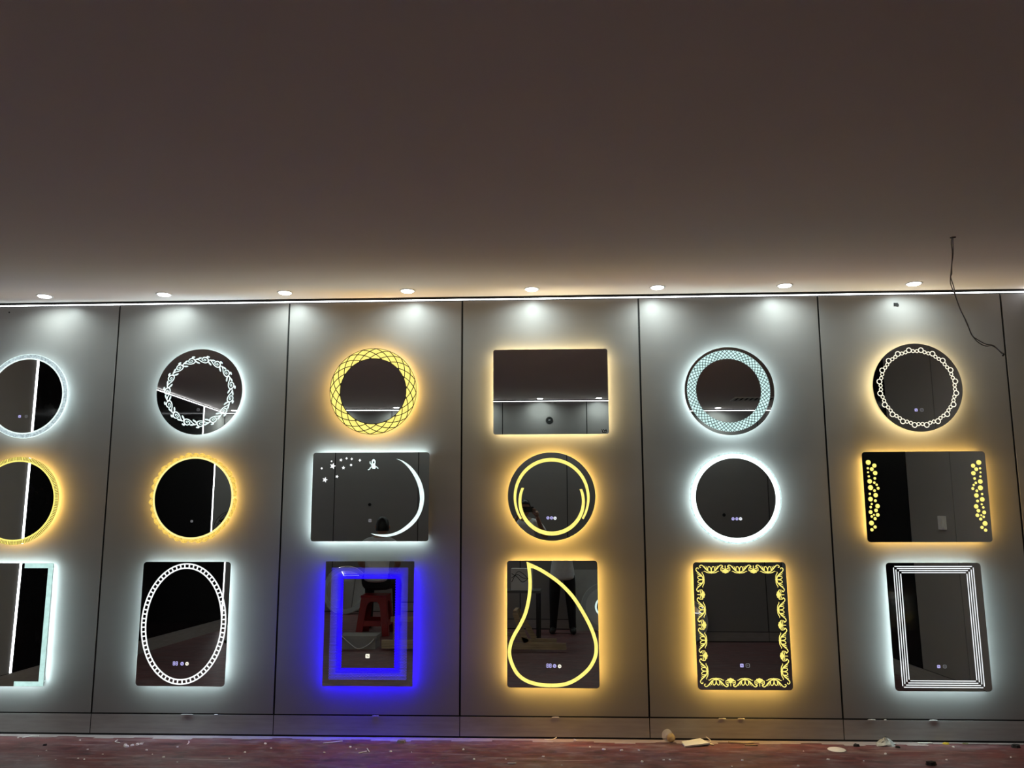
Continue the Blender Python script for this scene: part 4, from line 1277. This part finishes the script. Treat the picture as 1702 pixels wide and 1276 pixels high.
t = thing('timber_stand', 'short timber post on a foot block in front of the red stool', 'timber', (-0.98, -3.30, 0))
plank((-0.18, 0.0, 0.055), (0.25, 0.0, 0.055), 0.06, 0.08, 'foot_beam')
plank((-0.03, 0.0, 0.095), (-0.03, 0.0, 0.34), 0.04, 0.06, 'post')
plank((-0.10, -0.05, 0.30), (0.30, -0.05, 0.30), 0.03, 0.05, 'rail')
t = thing('flat_carton', 'flat grey carton with a loose cable over it on the floor', 'box', (-1.42, -3.42, 0))
G().box(-0.19, 0.19, -0.12, 0.12, 0, 0.10).out('carton_body', mat('grey_card', (0.30, 0.28, 0.26), 0.7), t)
G().box(-0.20, 0.20, -0.125, 0.125, 0.10, 0.135).out('lid', mat('grey_card', (0.30, 0.28, 0.26), 0.7), t)
G().tube(smooth_path([(-0.17, 0.13, 0.14), (-0.08, 0.15, 0.07), (0.02, 0.17, 0.015), (0.12, 0.15, 0.05), (0.18, 0.13, 0.11)], 5), 0.005, 6).out('cable', M_WHITEPL, t, smooth=True)

# --- mirrors leaning on the opposite wall
def leaning(x, r, label, lit):
    t = thing('leaning_mirror', label, 'mirror', (x, YF + 0.27, 0.0), (math.radians(13), 0, 0), 'mirrors leaning on the opposite wall')
    o = circle(r, 64, (0, r + 0.002))
    G().prism([(a, b) for a, b in o], 0.0, 0.006).out('mirror_glass', mat('protected_glass', (0.62, 0.64, 0.63), 0.55) if lit else M_MIRROR, t)
    G().ring(r * 0.80, r * 0.97, 0.0055, 0.008, 64, c=(0, r + 0.002)).out('frosted_band', mat('frosted_glass', (0.45, 0.47, 0.47), 0.6), t)
    if lit:
        G().ring(r * 0.34, r * 0.42, 0.0055, 0.0082, 48, c=(0, r + 0.002)).out('lit_ring', LIT_COOL, t)
        G().prism(circle(r * 0.34, 40, (0, r + 0.002)), 0.0055, 0.0078).out('dark_centre', M_BLACKGLASS, t)
leaning(1.12, 0.33, 'round mirror with small lit ring leaning on a pale board', True)
leaning(2.44, 0.30, 'round mirror leaning on the opposite wall near the right corner', False)
leaning(-2.25, 0.33, 'round mirror leaning on the opposite wall behind the red stool', False)
t = thing('pale_board', 'pale rectangular board leaning on the opposite wall', 'board', (0.92, YF + 0.13, 0.0), (math.radians(6), 0, 0))
G().box(-0.27, 0.27, -0.02, 0.0, 0.0, 0.82).out('board_face', mat('pale_card', (0.5, 0.5, 0.48), 0.7), t)
G().box(-0.27, 0.27, -0.024, -0.02, 0.0, 0.82).out('board_backing', M_WOOD, t)

# --- black pedestal fan by the dark glass
t = thing('pedestal_fan', 'black pedestal fan standing near the dark glass wall', 'fan', (-3.20, -4.45, 0))
G().lathe([(0.0, 0.0), (0.20, 0.0), (0.20, 0.018), (0.06, 0.035), (0.03, 0.06), (0.0, 0.06)], 28).out('base', M_BLACKPL, t, smooth=True)
G().lathe([(0.014, 0.05), (0.014, 1.18)], 12).out('pole', M_BLACKPL, t, smooth=True)
G().tube([(0, -0.16, 1.24), (0, -0.05, 1.24), (0, 0.02, 1.24)], [0.05, 0.07, 0.04], 14).out('motor', M_BLACKPL, t, smooth=True)
for k in range(3):
    a = k * 2 * PI / 3
    g = G()
    for i in range(6):
        r = 0.03 + 0.17 * i / 5
        for d in (-0.5, 0.5):
            g.v.append((r * math.cos(a + d), 0.05 + d * 0.05, 1.24 + r * math.sin(a + d)))
    for i in range(5):
        g.f.append((2 * i, 2 * i + 1, 2 * i + 3, 2 * i + 2))
    g.out('blade', M_BLACKPL, t)
for y in (0.0, 0.10):
    g = G()
    for r in (0.22, 0.14, 0.06):
        g.tube([(r * math.cos(2 * PI * i / 32), y + (0.02 if y else 0) * (1 - r / 0.22), 1.24 + r * math.sin(2 * PI * i / 32)) for i in range(33)], 0.003, 5, cap=False)
    for i in range(16):
        a = 2 * PI * i / 16
        g.tube([(0.05 * math.cos(a), y + (0.02 if y else 0), 1.24 + 0.05 * math.sin(a)), (0.22 * math.cos(a), y, 1.24 + 0.22 * math.sin(a))], 0.002, 4)
    g.out('guard', M_BLACKPL, t)
